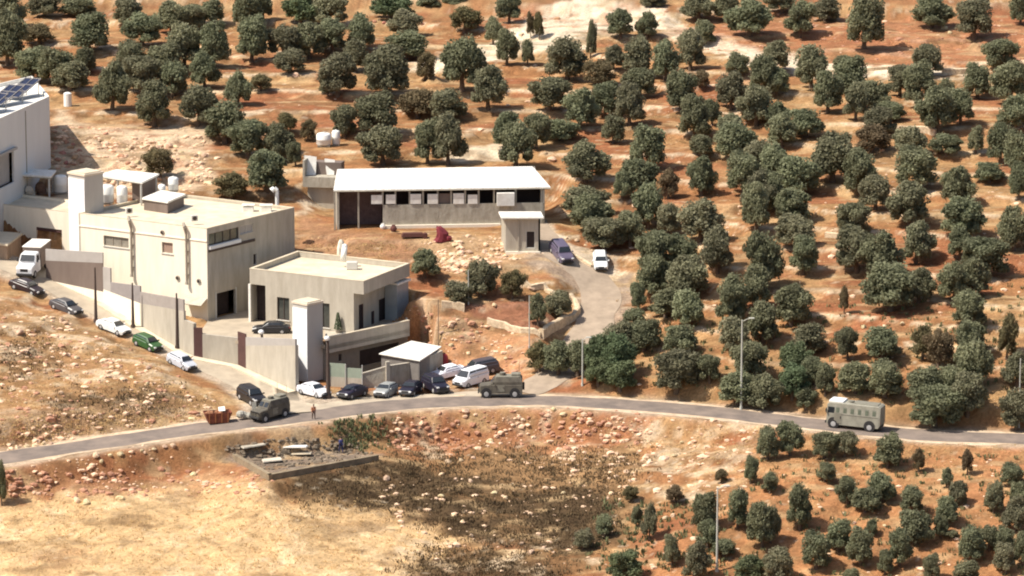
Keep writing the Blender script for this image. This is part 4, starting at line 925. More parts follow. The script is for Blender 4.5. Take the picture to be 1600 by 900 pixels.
def car(label, kind, colr, front, back, name='parked_car', group='cars parked along the roads', rough=.35):
    L, W, Hh, zb, zt2, ws, r0, r1, rg = KIND[kind]; o = place(front, back, label, 'car', name, group)
    X_ = lambda f: L / 2 - L * f; hw = W / 2; m = paintm('paint_' + kind, colr, rough); gz = .22
    mb = MB(); mb.loft([sec(X_(0), .42, zb - .28, hw * .80, .08), sec(X_(.02), .30, zb - .16, hw * .90), sec(X_(.10), gz, zb - .06, hw), sec(X_(ws), gz, zb + .03, hw), sec(X_(.55), gz, zb + .05, hw),
        sec(X_(rg - .02), gz, zt2 + .02, hw), sec(X_(.97), .28, zt2 - .03, hw * .93), sec(X_(1), .42, zt2 - .2, hw * .86, .08)])
    gw, rw_ = hw * .93, hw * .76; zc = zb + .0
    mb.loft([sec(X_(ws), zc - .05, zc + .06, gw, .03), sec(X_(ws + .02), zc - .05, zc + .1, gw, .03), sec(X_(r0), zc - .05, Hh - .03, gw, .08, rw_), sec(X_((r0 + r1) / 2), zc - .05, Hh, gw, .1, rw_), sec(X_(r1), zc - .05, Hh - .04, gw, .08, rw_), sec(X_(rg), zc - .05, zt2 + .06, gw, .03)])
    body = mb.build('body', m, o)
    zs, zr_ = zc + .08, Hh - .12; sy = lambda z: gw * 1.01 + (rw_ - gw) * (z - zc) / (Hh - zc) + .018
    for s in (-1, 1):
        for nm, (a, b, ta, tb) in {'side_window': (ws + .05, .52, r0 + .01, .52), 'rear_side_window': (.54, rg - .06, .54, r1 - .01)}.items():
            p = [(X_(a), s * sy(zs), zs), (X_(b), s * sy(zs), zs), (X_(tb), s * (sy(zr_)), zr_), (X_(ta), s * (sy(zr_)), zr_)]
            if s > 0: p = p[::-1]
            mb = MB(); mb.quadbox(*p, .012); mb.build(nm, m_cglass, o)
        mb = MB(); mb.rbox((X_(ws + .05), s * (hw + .12), zb + .1), (.16, .22, .16), .04); mb.build('mirror', m, o)
        mb = MB(); mb.rbox((X_(.012), s * hw * .68, zb - .26), (.16, .34, .17), .04); mb.build('headlight', m_hl, o)
        mb = MB(); mb.rbox((X_(.985), s * hw * .72, zt2 - .2), (.12, .3, .22), .04); mb.build('tail_light', m_tl, o)
        mb = MB(); mb.box((X_(.56), s * (hw + .012), zb - .12), (.2, .03, .04)); mb.build('door_handle', m_trim, o)
        for xf in (.185, .79): wheel(o, X_(xf), s * (hw + .015), .325 if kind != 'suv' else .37, .22)
        for xf in (.185, .79):
            mb = MB(); mb.cyl((X_(xf), s * (hw + .004), .36), (X_(xf), s * (hw - .25), .36), .42, n=14); mb.build('wheel_arch', m_trim, body)
    e = .03
    mb = MB(); mb.quadbox((X_(ws + .02) , -gw * .9, zc + .12), (X_(ws + .02), gw * .9, zc + .12), (X_(r0 - .008), rw_ * .88, Hh - .10), (X_(r0 - .008), -rw_ * .88, Hh - .10), .05); mb.build('windscreen', m_cglass, o)
    mb = MB(); mb.quadbox((X_(rg - .005), gw * .88, zt2 + .1), (X_(rg - .005), -gw * .88, zt2 + .1), (X_(r1 + .008), -rw_ * .86, Hh - .11), (X_(r1 + .008), rw_ * .86, Hh - .11), .05); mb.build('rear_window', m_cglass, o)
    mb = MB(); mb.rbox((X_(.0), 0, .42), (.2, W * .84, .24)); mb.build('front_bumper', m_trim, o)
    mb = MB(); mb.rbox((X_(1.), 0, .45), (.18, W * .86, .24)); mb.build('rear_bumper', m_trim, o)
    mb = MB(); mb.box((X_(-.004), 0, .66), (.08, W * .42, .14)); mb.build('grille', m_trim, o)
    o.scale = (1.1, 1.1, 1.1); return o
up = 'cars parked on the steep side road'
car('very dark maroon saloon, topmost car on the side road, next to the white truck', 'sedan', (.03, .018, .022), (64, 464), (18, 447), group=up)
car('dark grey saloon second down the side road below the maroon one', 'sedan', (.085, .08, .085), (124, 495), (82, 478), group=up)
car('white saloon parked at the kerb between two dark posts on the side road', 'sedan', (.82, .83, .80), (198, 526), (156, 510), group=up)
car('dark green hatchback below the white saloon on the side road', 'hatch', (.03, .10, .03), (249, 552), (212, 535), group=up)
car('silver grey hatchback lowest on the side road', 'hatch', (.55, .57, .62), (305, 584), (262, 562), group=up)
dn = 'cars parked in a row at the forecourt'
car('white saloon at the foot of the street tower', 'sedan', (.78, .77, .80), (513, 624), (468, 612), group=dn)
car('dark blue black saloon with bright headlamp between the white and silver cars', 'sedan', (.025, .02, .04), (534, 625), (567, 616), group=dn)
car('small silver hatchback in front of the grey block wall', 'hatch', (.33, .34, .33), (591, 624), (614, 614), group=dn)
car('black saloon behind the silver hatchback', 'sedan', (.022, .018, .03), (633, 621), (651, 609), group=dn)
car('black off roader at the right end of the dark cars', 'suv', (.02, .018, .032), (691, 616), (670, 605), group=dn)
car('white van in the cluster of vehicles left of the armoured jeep', 'van', (.86, .87, .90), (716, 607), (755, 595), name='parked_van', group=dn)
car('white car with dark windows partly behind the white van', 'sedan', (.84, .84, .90), (682, 594), (718, 585), group=dn)
car('dark car standing highest behind the white van', 'suv', (.07, .065, .08), (735, 588), (764, 582), group=dn)
car('black off roader on the junction behind the left armoured jeep', 'suv', (.022, .02, .022), (413, 640), (374, 617), name='off_roader', group=None)
car('purple grey off roader on the driveway beside the annex room', 'suv', (.12, .10, .15), (886, 414), (868, 391), name='off_roader', group='cars on the driveway')
car('small white car on the driveway near the olive trees', 'hatch', (.83, .85, .83), (939, 423), (937, 407), group='cars on the driveway')

car('black saloon standing in the villa yard behind the retaining wall', 'sedan', (.025, .024, .026), (403, 521), (446, 521), name='yard_car', group=None)
m_army = mat('army_paint', (.145, .13, .10), .75, .25, 1.1, .1, 6, col2=(.08, .07, .058)); m_army2 = mat('army_paint_light', (.23, .215, .17), .75, .2, 1.3)
def armoured_jeep(label, front, back, k=1.0):
    o = place(front, back, label, 'armoured jeep', 'armoured_jeep', 'armoured jeeps')
    mb = MB(); mb.loft([sec(2.75, .75, 1.35, .85, .06), sec(2.6, .55, 1.5, .98, .08), sec(1.35, .55, 1.62, 1.02, .08), sec(1.3, .55, 1.62, 1.1, .08), sec(-2.6, .6, 1.62, 1.1, .08), sec(-2.7, .7, 1.6, 1.08, .08)]); body = mb.build('body', m_army, o)
    mb = MB(); mb.loft([sec(1.35, 1.5, 1.66, 1.04, .04), sec(.75, 1.5, 2.4, 1.04, .06, .88), sec(.6, 1.5, 2.46, 1.06, .06, .9), sec(-2.55, 1.5, 2.46, 1.06, .06, .92), sec(-2.7, 1.5, 2.3, 1.05, .06, .92)]); mb.build('armoured_cab', m_army, o)
    mb = MB(); mb.rbox((-.95, 0, 2.52), (3.1, 1.75, .12), .04); mb.build('roof_plate', m_army2, o)
    mb = MB(); mb.cyl((-.2, 0, 2.58), (-.2, 0, 2.86), .42, .4, 12); h_ = mb.build('roof_hatch', m_army, o); mb = MB(); mb.cyl((-.2, 0, 2.86), (-.2, 0, 2.92), .36, n=12); mb.build('hatch_lid', m_army2, h_)
    for y in (-.47, .47): mb = MB(); mb.quadbox((1.21, y - .36, 1.80), (1.21, y + .36, 1.80), (.86, y + .32, 2.32), (.86, y - .32, 2.32), .05); mb.build('windscreen', m_cglass, o)
    for s in (-1, 1):
        for x0, x1 in ((.5, -.15), (-.4, -.95), (-1.2, -1.75), (-2.0, -2.45)):
            yb = 1.035; yt = .97; p = [(x0, s * yb, 1.78), (x1, s * yb, 1.78), (x1, s * yt, 2.2), (x0, s * yt, 2.2)]
            if s > 0: p = p[::-1]
            mb = MB(); mb.quadbox(*p, .04); mb.build('side_window', m_cglass, o)
        mb = MB(); mb.box((.0, s * 1.115, 1.2), (.9, .03, .8)); d_ = mb.build('door', m_army2, o); mb = MB(); mb.box((-.3, s * 1.15, 1.3), (.16, .05, .05)); mb.build('handle', m_trim, d_)
        mb = MB(); mb.cyl((2.63, s * .72, 1.2), (2.74, s * .72, 1.2), .14, n=10); mb.build('headlight', m_hl, o)
        mb = MB(); mb.rbox((.95, s * 1.25, 1.85), (.1, .22, .34), .03); mb.build('mirror', m_trim, o)
        mb = MB(); mb.cyl((-2.3, s * .9, 2.46), (-2.3, s * .95, 4.1), .02, n=5); mb.build('aerial', m_trim, o)
        for x in (1.85, -1.75):
            wheel(o, x, s * 1.14, .50, .32)
            mb = MB(); mb.cyl((x, s * 1.07, .6), (x, s * 1.13, .6), .66, n=14); mb.build('wheel_arch', m_trim, body)
    mb = MB(); mb.rbox((2.85, 0, .72), (.18, 2.0, .26)); mb.build('bumper', m_trim, o)
    mb = MB(); 
    for y in (-.8, -.27, .27, .8): mb.cyl((2.9, y, .8), (2.84, y, 1.45), .04, n=6)
    mb.cyl((2.84, -.85, 1.45), (2.84, .85, 1.45), .045, n=6); mb.build('grille_guard', m_trim, o)
    n = 14; mb = MB(); mb.cyl((-2.72, .35, 1.35), (-2.98, .35, 1.35), .46, n=14); mb.build('spare_wheel', m_tyre, o)
    mb = MB(); mb.rbox((-1.9, 0, 2.72), (1.2, 1.3, .26), .05); mb.build('roof_bundle', m_army2, o)
    o.scale = (k * 1.02, k, k * 1.1); return o
armoured_jeep('dark grey green armoured jeep at the junction, left of the burnt plot', (404, 660), (441, 650), .92)
armoured_jeep('grey green armoured jeep on the asphalt road beside the white vehicles', (752, 620), (814, 620), 1.0)
# armoured bus
m_bglass = mat('bus_glass', (.13, .15, .11), .3, .2, spec=.5)
o = place((1296, 665), (1378, 674), 'tall boxy grey armoured bus with a row of small windows on the main road', 'armoured bus', 'armoured_bus')
mb = MB(); mb.loft([sec(3.55, .75, 2.6, 1.1, .1, 1.05), sec(3.5, .55, 3.05, 1.2, .1, 1.14), sec(3.2, .5, 3.32, 1.25, .1, 1.12), sec(-3.2, .5, 3.32, 1.25, .1, 1.12), sec(-3.45, .9, 3.15, 1.2, .1, 1.1)]); body = mb.build('body', mat('bus_grey', (.33, .315, .255), .75, .2, .9, .1, 6, col2=(.21, .20, .16)), o)
for k, x in enumerate((2.1, 1.15, .2, -.75, -1.7, -2.65)):
    for s in (-1, 1):
        yb, yt = 1.225, 1.165; w_ = .3; z0_, z1_ = 1.98, 2.78; p = [(x + w_, s * yb, z0_), (x - w_, s * yb, z0_), (x - w_, s * yt, z1_), (x + w_, s * yt, z1_)]
        if s > 0: p = p[::-1]
        mb = MB(); mb.quadbox(*p, .05); f = mb.build('side_window', mat('bus_window_frame', (.20, .20, .165), .7, .1) if k == 0 and s == -1 else bpy.data.materials['bus_window_frame'], o)
        p = [(x + w_ * .7, s * (yb + .03), z0_ + .1), (x - w_ * .7, s * (yb + .03), z0_ + .1), (x - w_ * .7, s * (yt + .04), z1_ - .1), (x + w_ * .7, s * (yt + .04), z1_ - .1)]
        if s > 0: p = p[::-1]
        mb = MB(); mb.quadbox(*p, .05); mb.build('pane', m_bglass, f)
for y in (-.55, .55): mb = MB(); mb.quadbox((3.585, y - .42, 1.75), (3.585, y + .42, 1.75), (3.5, y + .4, 2.75), (3.5, y - .4, 2.75), .05); mb.build('windscreen', m_cglass, o)
for s in (-1, 1):
    mb = MB(); mb.box((2.95, s * 1.19, 2.35), (.8, .12, .75)); mb.build('cab_window', m_cglass, o)
    mb = MB(); mb.box((2.05, s * 1.262, 1.35), (.95, .03, 1.3)); d_ = mb.build('door', m_army2, o); mb = MB(); mb.box((1.7, s * 1.3, 1.5), (.08, .05, .25)); mb.build('handle', m_trim, d_)
    mb = MB(); mb.box((-.6, s * 1.26, 1.85), (5.2, .03, .07)); mb.build('rub_rail', m_army, o)
    mb = MB(); mb.cyl((3.5, s * .8, 1.1), (3.6, s * .8, 1.1), .15, n=10); mb.build('headlight', m_hl, o)
    mb = MB(); mb.rbox((3.55, s * 1.4, 2.3), (.12, .25, .5), .03); mb.build('mirror', m_trim, o)
    mb = MB(); mb.rbox((-3.4, s * 1.0, 1.2), (.12, .25, .3), .03); mb.build('tail_light', m_tl, o)
    for x in (2.6, -2.1):
        wheel(o, x, s * 1.29, .56, .36); mb = MB(); mb.cyl((x, s * 1.2, .7), (x, s * 1.275, .7), .74, n=16); mb.build('wheel_arch', m_trim, body)
mb = MB(); mb.rbox((3.65, 0, .75), (.2, 2.35, .32)); mb.build('bumper', m_trim, o)
mb = MB(); mb.rbox((2.4, 0, 3.42), (1.9, 2.0, .22)); mb.build('roof_box', m_wpaint, o)
mb = MB(); mb.rbox((-1.4, 0, 3.37), (3.2, 1.7, .1), .04); mb.build('roof_plate', m_army2, o)
mb = MB(); mb.cyl((.6, .2, 3.32), (.6, .2, 3.55), .4, n=12); mb.build('roof_hatch', m_army2, o)
mb = MB(); mb.rbox((-2.9, 0, .62), (1.0, 2.2, .3)); mb.build('skirt', m_trim, o)
# white truck
o = place((38, 438), (66, 416), 'white truck with open bonnet cab facing down the side road, coming out of the bay', 'truck', 'box_truck')
o.scale = (1.15,) * 3; mt = paintm('truck_white', (.84, .85, .86)); mb = MB()
mb.loft([sec(3.1, .7, 1.35, .95, .08), sec(2.95, .55, 1.6, 1.02, .1), sec(1.9, .55, 1.75, 1.05, .1), sec(1.85, .55, 2.0, 1.05, .1), sec(1.35, .55, 2.75, 1.05, .1, .95), sec(.3, .55, 2.8, 1.05, .1, .95), sec(.25, .55, 2.7, 1.05, .1, .95)]); cabn = mb.build('cab', mt, o)
mb = MB(); mb.quadbox((1.96, -.88, 1.98), (1.96, .88, 1.98), (1.46, .82, 2.62), (1.46, -.82, 2.62), .05); mb.build('windscreen', m_cglass, o)
for s in (-1, 1):
    p = [(1.35, s * 1.06, 1.85), (.5, s * 1.06, 1.85), (.5, s * .98, 2.5), (1.2, s * .98, 2.5)]
    if s > 0: p = p[::-1]
    mb = MB(); mb.quadbox(*p, .04); mb.build('side_window', m_cglass, o)
    mb = MB(); mb.rbox((3.05, s * .72, 1.15), (.12, .3, .22), .04); mb.build('headlight', m_hl, o)
    mb = MB(); mb.rbox((1.7, s * 1.25, 2.1), (.1, .2, .45), .03); mb.build('mirror', m_trim, o)
    for x in (2.2, -2.0): wheel(o, x, s * 1.1, .48, .3)
mb = MB(); mb.rbox((-1.6, 0, 2.05), (3.5, 2.3, 2.3), .05); mb.build('cargo_box', m_brown, o); mb = MB(); mb.rbox((-1.6, 0, 3.24), (3.6, 2.4, .1), .03); mb.build('box_roof', m_white, o)
mb = MB(); mb.box((-.6, 0, .75), (5.2, .9, .25)); mb.build('chassis', m_trim, o)
mb = MB(); mb.rbox((3.15, 0, .65), (.18, 2.0, .3)); mb.build('bumper', m_trim, o); mb = MB(); mb.box((3.06, 0, 1.15), (.1, .95, .35)); mb.build('grille', m_trim, o)

# rusty skip, bin
g = ground(340, 661); o = thing('rusty_skip', 'rusty red skip heaped with rubbish beside the junction', 'skip', g, .25, world=False)
def bowl(L, W, Hh, f=.7, th=.08):
    mb = MB(); q = lambda a, b, z: [(-a, -b, z), (a, -b, z), (a, b, z), (-a, b, z)]
    l, w_ = L / 2, W / 2
    vs = q(l * f, w_ * .9, .15) + q(l, w_, Hh) + q(l - th, w_ - th, Hh) + q(l * f - th, w_ * .9 - th, .25); fs_ = [(3, 2, 1, 0)]
    for k in range(3):
        for i in range(4): j = (i + 1) % 4; fs_.append((k * 4 + i, k * 4 + j, k * 4 + 4 + j, k * 4 + 4 + i))
    fs_.append((12, 13, 14, 15)); mb.add(vs, fs_); return mb
bowl(3.5, 1.9, 1.5).build('shell', m_rust, o)
m_ro = mat('rust_orange', (.42, .17, .07), .9, .3)
for x in (-1.2, -.4, .4, 1.2):
    for y in (-.94, .94): MB().box((x, y, .85), (.1, .12, 1.2)).build('rib', m_ro, o)
mb = MB(); rr_ = random.Random(3)
for k in range(18): mb.box((rr_.uniform(-1.3, 1.3), rr_.uniform(-.6, .6), rr_.uniform(1.1, 1.6)), (rr_.uniform(.3, .8), rr_.uniform(.2, .6), rr_.uniform(.15, .4)), rr_.uniform(0, 3), .2)
mb.build('rubbish', mat('rubbish_orange', (.45, .22, .12), .9, .5, 3), o); mb = MB(); mb.quadbox((.1, -.5, 1.6), (.9, -.7, 1.7), (1.0, .4, 2.0), (.2, .5, 1.9), .06); mb.build('white_board', m_white, o)
g = ground(694, 579); o = thing('red_tank', 'rounded dark red tank at the corner of the grey street wall', 'tank', g, 0, world=False)
mb = MB(); rr = lambda rad, z: [(rad * math.cos(2 * math.pi * i / 14), rad * math.sin(2 * math.pi * i / 14), z) for i in range(14)]
mb.loft([rr(.45, .3), rr(.55, .5), rr(.58, 1.6), rr(.45, 2.1), rr(.2, 2.3)]); mb.build('drum', mat('red_plastic', (.36, .045, .05), .5, .2), o, True); mb = MB(); mb.cyl((0, 0, 2.28), (0, 0, 2.4), .16); mb.build('lid', m_maroon, o)
mb = MB(); mb.box((0, 0, .15), (.9, .9, .3)); mb.build('stand', m_block, o)
g = ground(388, 655); mb = MB()
for k in range(7): mb.ball((g.x + rr_.uniform(-1.0, .6), g.y + rr_.uniform(-.3, .5), g.z + .35 + rr_.uniform(0, .5)), rr_.uniform(.35, .6), 8, 5, .9)
mb.quadbox((g.x + .5, g.y - .2, g.z + .6), (g.x + 1.1, g.y - .1, g.z + .6), (g.x + 1.0, g.y + .2, g.z + 2.3), (g.x + .45, g.y + .1, g.z + 2.2), .08)
solo(mb, 'rubble_heap', mat('grey_rubble', (.42, .40, .34), .95, .3, 2, .5), 'pale grey heap of sacks and a white board between the off roader and armoured jeep', 'rubbish heap')

# ------------------------------------------------------------------ people
def figure(px, py, label, top, legs, hairc, heading, stride=.18, armpose=0):
    g = ground(px, py); o = thing('person', label, 'person', g, heading, world=False)
    skin = bpy.data.materials.get('skin') or mat('skin', (.42, .25, .17), .6, .05)
    V = dict(pelvis=(0, 0, .95), belly=(0, 0, 1.12), chest=(.02, 0, 1.36), neck=(.03, 0, 1.52), head0=(.05, 0, 1.60), head1=(.06, 0, 1.70))
    for s, n in ((1, 'l'), (-1, 'r')):
        f = stride * s
        V.update({n + 'hip': (0, s * .11, .92), n + 'knee': (f * .6 + .04, s * .12, .50), n + 'ank': (f, s * .12, .08), n + 'toe': (f + .19, s * .14, .045),
                  n + 'sh': (.01, s * .20, 1.44), n + 'elb': (-.03 - f * .4, s * .27, 1.16), n + 'wri': (.10 - f * .7 + armpose * .15, s * .25, .93 + armpose * .2), n + 'hand': (.15 - f * .8 + armpose * .2, s * .24, .86 + armpose * .24)})
        for k in range(4): V[n + 'f%d' % k] = (.17 - f * .85 + armpose * .24 + .012 * k, s * (.215 + .018 * k), .775 + armpose * .26 + (.012, 0, .004, .02)[k])
        V[n + 'th'] = (.20 - f * .8 + armpose * .2, s * .19, .84 + armpose * .25)
    E = [('pelvis', 'belly'), ('belly', 'chest'), ('chest', 'neck'), ('neck', 'head0'), ('head0', 'head1')]
    Rr = dict(pelvis=.15, belly=.135, chest=.16, neck=.055, head0=.085, head1=.09)
    for n in 'lr':
        E += [('pelvis', n + 'hip'), (n + 'hip', n + 'knee'), (n + 'knee', n + 'ank'), (n + 'ank', n + 'toe'), ('chest', n + 'sh'), (n + 'sh', n + 'elb'), (n + 'elb', n + 'wri'), (n + 'wri', n + 'hand'), (n + 'hand', n + 'th')] + [(n + 'hand', n + 'f%d' % k) for k in range(4)]
        Rr.update({n + 'hip': .09, n + 'knee': .06, n + 'ank': .042, n + 'toe': .035, n + 'sh': .06, n + 'elb': .042, n + 'wri': .027, n + 'hand': .032, n + 'th': .009}); Rr.update({n + 'f%d' % k: .009 for k in range(4)})
    def skinned(name, keys, m, grow=0.0, root=None):
        ks = [k for k in V if k in keys]; me_ = bpy.data.meshes.new(name); me_.from_pydata([V[k] for k in ks], [(ks.index(a), ks.index(b)) for a, b in E if a in ks and b in ks], [])
        ob = bpy.data.objects.new(name, me_); sc.collection.objects.link(ob); ob.parent = o; md = ob.modifiers.new('skin', 'SKIN'); md.use_smooth_shade = True
        bmod = __import__('bmesh').new(); bmod.from_mesh(me_); sk = bmod.verts.layers.skin.verify()
        for i, v in enumerate(bmod.verts): r_ = Rr[ks[i]] + grow; v[sk].radius = (r_, r_); v[sk].use_root = (i == ks.index(root or ks[0]))
        bmod.to_mesh(me_); bmod.free()
        sb = ob.modifiers.new('sub', 'SUBSURF'); sb.levels = 1; sb.render_levels = 1; me_.materials.append(m); return ob
    body = skinned('body', set(V), skin)
    skinned('shirt', {'belly', 'chest', 'lsh', 'rsh', 'lelb', 'relb', 'lwri', 'rwri', 'pelvis'}, top, .022, 'chest')
    skinned('trousers', {'pelvis', 'lhip', 'rhip', 'lknee', 'rknee', 'lank', 'rank'}, legs, .022, 'pelvis')
    mb = MB(); mb.ball((.035, 0, 1.735), .108, 10, 6, .75); mb.build('hair', hairc, o, True)
    for s in (-1, 1):
        mb = MB(); mb.rbox((stride * s + .08, s * .13, .05), (.29, .11, .1), .03); mb.build('shoe', m_trim, o)
        mb = MB(); mb.ball((.145, s * .033, 1.68), .012, 6, 4); mb.build('eye', m_trim, o)
    mb = MB(); mb.ball((.158, 0, 1.655), .017, 6, 4, 1.3); mb.build('nose', skin, o)
    return o
m_hair = mat('dark_hair', (.04, .03, .025), .8, .2)
o = figure(490, 655, 'person in orange red top and dark trousers standing on the road edge', mat('orange_cloth', (.52, .20, .10), .9, .1), mat('brown_cloth', (.10, .06, .05), .9, .1), m_hair, -1.2, .12); o.scale = (1.08,) * 3
o = figure(533, 708, 'person in dark blue clothes standing at the right of the burnt plot', mat('blue_cloth', (.07, .08, .22), .9, .1), mat('navy_cloth', (.045, .05, .12), .9, .1), m_hair, 2.2, .2, .6); o.scale = (1.18,) * 3

# ------------------------------------------------------------------ posts and lamps
def pole(px, py0, py1, label, m, r0=.1, r1=.06, lantern=False, arm=0.0, cat='pole', name='pole', group=None):
    g = ground(px, py1); zt_ = zt((g.x, g.y), px, py0); hgt = zt_ - g.z
    o = thing(name, label, cat, g, 0, group, world=False)
    mb = MB(); mb.cyl((0, 0, -.3), (0, 0, hgt), r0, r1, 10); mb.build('shaft', m, o)
    mb = MB(); mb.cyl((0, 0, -.05), (0, 0, .4), r0 * 1.5, r0 * 1.3, 8); mb.build('foot', m, o)
    if lantern:
        mb = MB(); mb.ball((-.1, 0, hgt + .28), .38, 12, 8, .85); mb.build('lamp_globe', m_lamp, o, True); mb = MB(); mb.cyl((-.1, 0, hgt - .1), (-.1, 0, hgt + .1), .16, .22, 10); mb.build('globe_holder', m, o)
    if arm:
        mb = MB(); mb.cyl((0, 0, hgt - .2), (arm, -.1, hgt + .25), .05, .04, 8); mb.build('arm', m, o); mb = MB(); mb.rbox((arm + (.3 if arm > 0 else -.3), -.1, hgt + .27), (.75, .26, .14), .05); mb.build('lamp_head', m_steel, o)
    return o
gpd = 'dark tapering posts along the side road'
for px, y0, y1, lab in ((150, 418, 503, 'dark brown post in front of the sheet fence, topmost along the side road'), (208, 442, 512, 'dark brown post in front of the slate panel, second along the side road'), (277, 458, 545, 'dark brown post left of the beige gate pier')):
    pole(px, y0, y1, lab, m_post, .24, .10, group=gpd, name='post', cat='post')
pole(410, 522, 588, 'dark post with white lamp globe against the yard retaining wall', m_post, .24, .16, True, name='globe_lamp', cat='lamp post', group='globe lamps')
pole(458, 556, 605, 'short dark post at the left foot of the street tower', m_post, .24, .10, name='post', cat='post', group=gpd)
pole(513, 532, 622, 'dark post with white lamp globe at the corner of the balustrade', m_post, .3, .16, True, name='globe_lamp', cat='lamp post', group='globe lamps')
pole(1158, 500, 640, 'tall pale steel lamp post at the road edge left of the armoured bus', m_steel, .15, .09, arm=.9, cat='lamp post', name='street_lamp')
pole(1120, 762, 893, 'tall pale post among the young olive trees below the road', m_steel, .15, .09, arm=.8, cat='lamp post', name='street_lamp')
pole(910, 530, 603, 'slim pale pole beside the road in front of the bright green trees', m_steel, .12, .09, arm=.5, cat='lamp post', name='street_lamp')
pole(827, 462, 545, 'thin pale pole at the right end of the garden trees', m_steel, .08, .06); pole(732, 422, 476, 'thin pale pole in front of the leftmost garden olive tree', m_steel, .08, .06)
pole(685, 468, 548, 'thin rusty pole on the orange bank right of the villa', m_timber, .08, .06); pole(1592, 560, 668, 'thin grey pole at the right edge above the road', m_steel, .09, .07)

# ------------------------------------------------------------------ stone walls
m_drystone = mat('dry_stone', (.68, .55, .38), .95, .35, 2.2, .9, 5, col2=(.45, .33, .21))
def stone_wall(path, h, th, label, m=m_drystone, name='stone_wall', seed=1):
    pp_ = grounds(path); out = []
    for a, b in zip(pp_[:-1], pp_[1:]):
        n = max(2, int((b - a).length / .8))
        out += [a + (b - a) * (k / n) for k in range(n)]
    out.append(pp_[-1]); r_ = random.Random(seed); rings = []
    for i, p in enumerate(out):
        d = (out[min(i + 1, len(out) - 1)] - out[max(i - 1, 0)]); nn = Vector((-d.y, d.x, 0)).normalized(); z = h1(p.x, p.y); hh = h * r_.uniform(.86, 1.1); t_ = th / 2 * r_.uniform(.85, 1.15)
        rings.append([tuple(p + nn * t_ * 1.1)[:2] + (z - .3,), tuple(p - nn * t_ * 1.1)[:2] + (z - .3,), tuple(p - nn * t_)[:2] + (z + hh * .9,), tuple(p - nn * t_ * .5)[:2] + (z + hh,), tuple(p + nn * t_ * .5)[:2] + (z + hh * 1.02,), tuple(p + nn * t_)[:2] + (z + hh * .9,)])
    mb = MB(); mb.loft(rings); return solo(mb, name, m, label, 'stone wall', base=out[0])
stone_wall([(845, 527), (862, 516), (880, 506), (896, 500), (903, 490), (899, 478), (892, 470)], 1.1, .7, 'bright curved stone wall between the garden and the driveway', seed=2)
stone_wall([(762, 503), (790, 510), (815, 520), (845, 527)], .7, .5, 'low pale stone wall along the lower edge of the garden', seed=3)
stone_wall([(690, 478), (707, 479), (726, 484)], .8, .5, 'short pale stone wall at the left end of the garden', seed=4)
stone_wall([(800, 440), (830, 450), (850, 448), (868, 462)], .5, .7, 'crumbling pale stone bank above the garden', seed=5)
stone_wall([(860, 392), (900, 402), (925, 418)], .45, .5, 'low rubble kerb between the two driveway cars', seed=6)
stone_wall([(1405, 212), (1420, 206), (1450, 206), (1462, 210)], .9, .8, 'short pale stone wall between the olive trees at the upper right', seed=7)
stone_wall([(1290, 370), (1312, 372), (1336, 370)], .8, .6, 'short cream terrace wall between two olive trees', seed=8)
stone_wall([(1338, 110), (1365, 110), (1388, 108)], .5, .5, 'low pale ledge wall near the top right, left part', seed=9); stone_wall([(1472, 116), (1500, 116), (1526, 114)], .9, .7, 'straight cream terrace wall near the top right', seed=10)
# the burnt plot with its low walls
zp = -2.75; fpl = [at(345, 699, zp), at(420, 742, zp), at(592, 711, zp)]; o = thing('plot_wall', 'low concrete wall enclosing the burnt plot below the road', 'wall', fpl[1] - Vector((0, 0, .8)))
m_pw = mat('plot_concrete', (.30, .235, .155), .95, .3, .8, .4, 6, col2=(.17, .13, .085))
for a, b, zb_ in ((fpl[0], fpl[1], -5.0), (fpl[1], fpl[2], -6.0)):
    u = (b - a).normalized(); n = Vector((-u.y, u.x, 0)) * .55; e = u * .0; mb = MB()
    mb.prism([(a.x, a.y), (b.x, b.y), (b.x + n.x, b.y + n.y), (a.x + n.x, a.y + n.y)], zb_, zp); mb.build('wall', m_pw, o)
mb = MB(); rr_ = random.Random(11); fl = [at(352, 702, -3.3), at(420, 737, -3.3), at(585, 711, -3.3), at(520, 688, -3.3), at(400, 688, -3.3)]
m_ash = mat('ash', (.24, .185, .13), .95, .4, 1.0, .5, 5, col2=(.10, .08, .06))
fpoly = fpl[:]
def pinr():
    while True:
        px, py = rr_.uniform(352, 585), rr_.uniform(684, 738)
        if in_poly([(348, 700), (420, 738), (586, 708), (560, 690), (430, 684)], np.array([px]), np.array([py]))[0]: return px, py
sl_lab = ['long pale plank lying in the middle of the burnt plot', 'grey slab leaning left of centre in the burnt plot', 'pinkish slab in the front corner of the burnt plot', 'white sheet lying right of centre in the burnt plot']
for k, (px, py, l, w_, rz, m) in enumerate(((455, 702, 4.2, .9, -.25, m_white), (395, 700, 3.0, 1.6, .4, m_block), (425, 722, 2.4, 1.5, .2, jm[1]), (470, 712, 2.8, .8, -.15, m_roofc))):
    g = ground(px, py); mb = MB(); mb.box((g.x, g.y, g.z + .3), (l, w_, .14), rz, .05); mb.v = [(a, b, c + .25 * (a - g.x) * .3) for a, b, c in mb.v]
    solo(mb, 'broken_slab', m, sl_lab[k], 'slab', 'broken slabs on the burnt plot')
mb = MB()
for g in grounds([pinr() for _ in range(380)]):
    s = .1 + .5 * rr_.random() ** 2; mb.box((g.x, g.y, g.z + s * .15), (s * rr_.uniform(.8, 2.4), s, s * .4), rr_.uniform(0, 3), .3)
solo(mb, 'burnt_debris', m_ash, 'dark ash and charred rubble covering the walled plot', 'debris', kind='stuff')
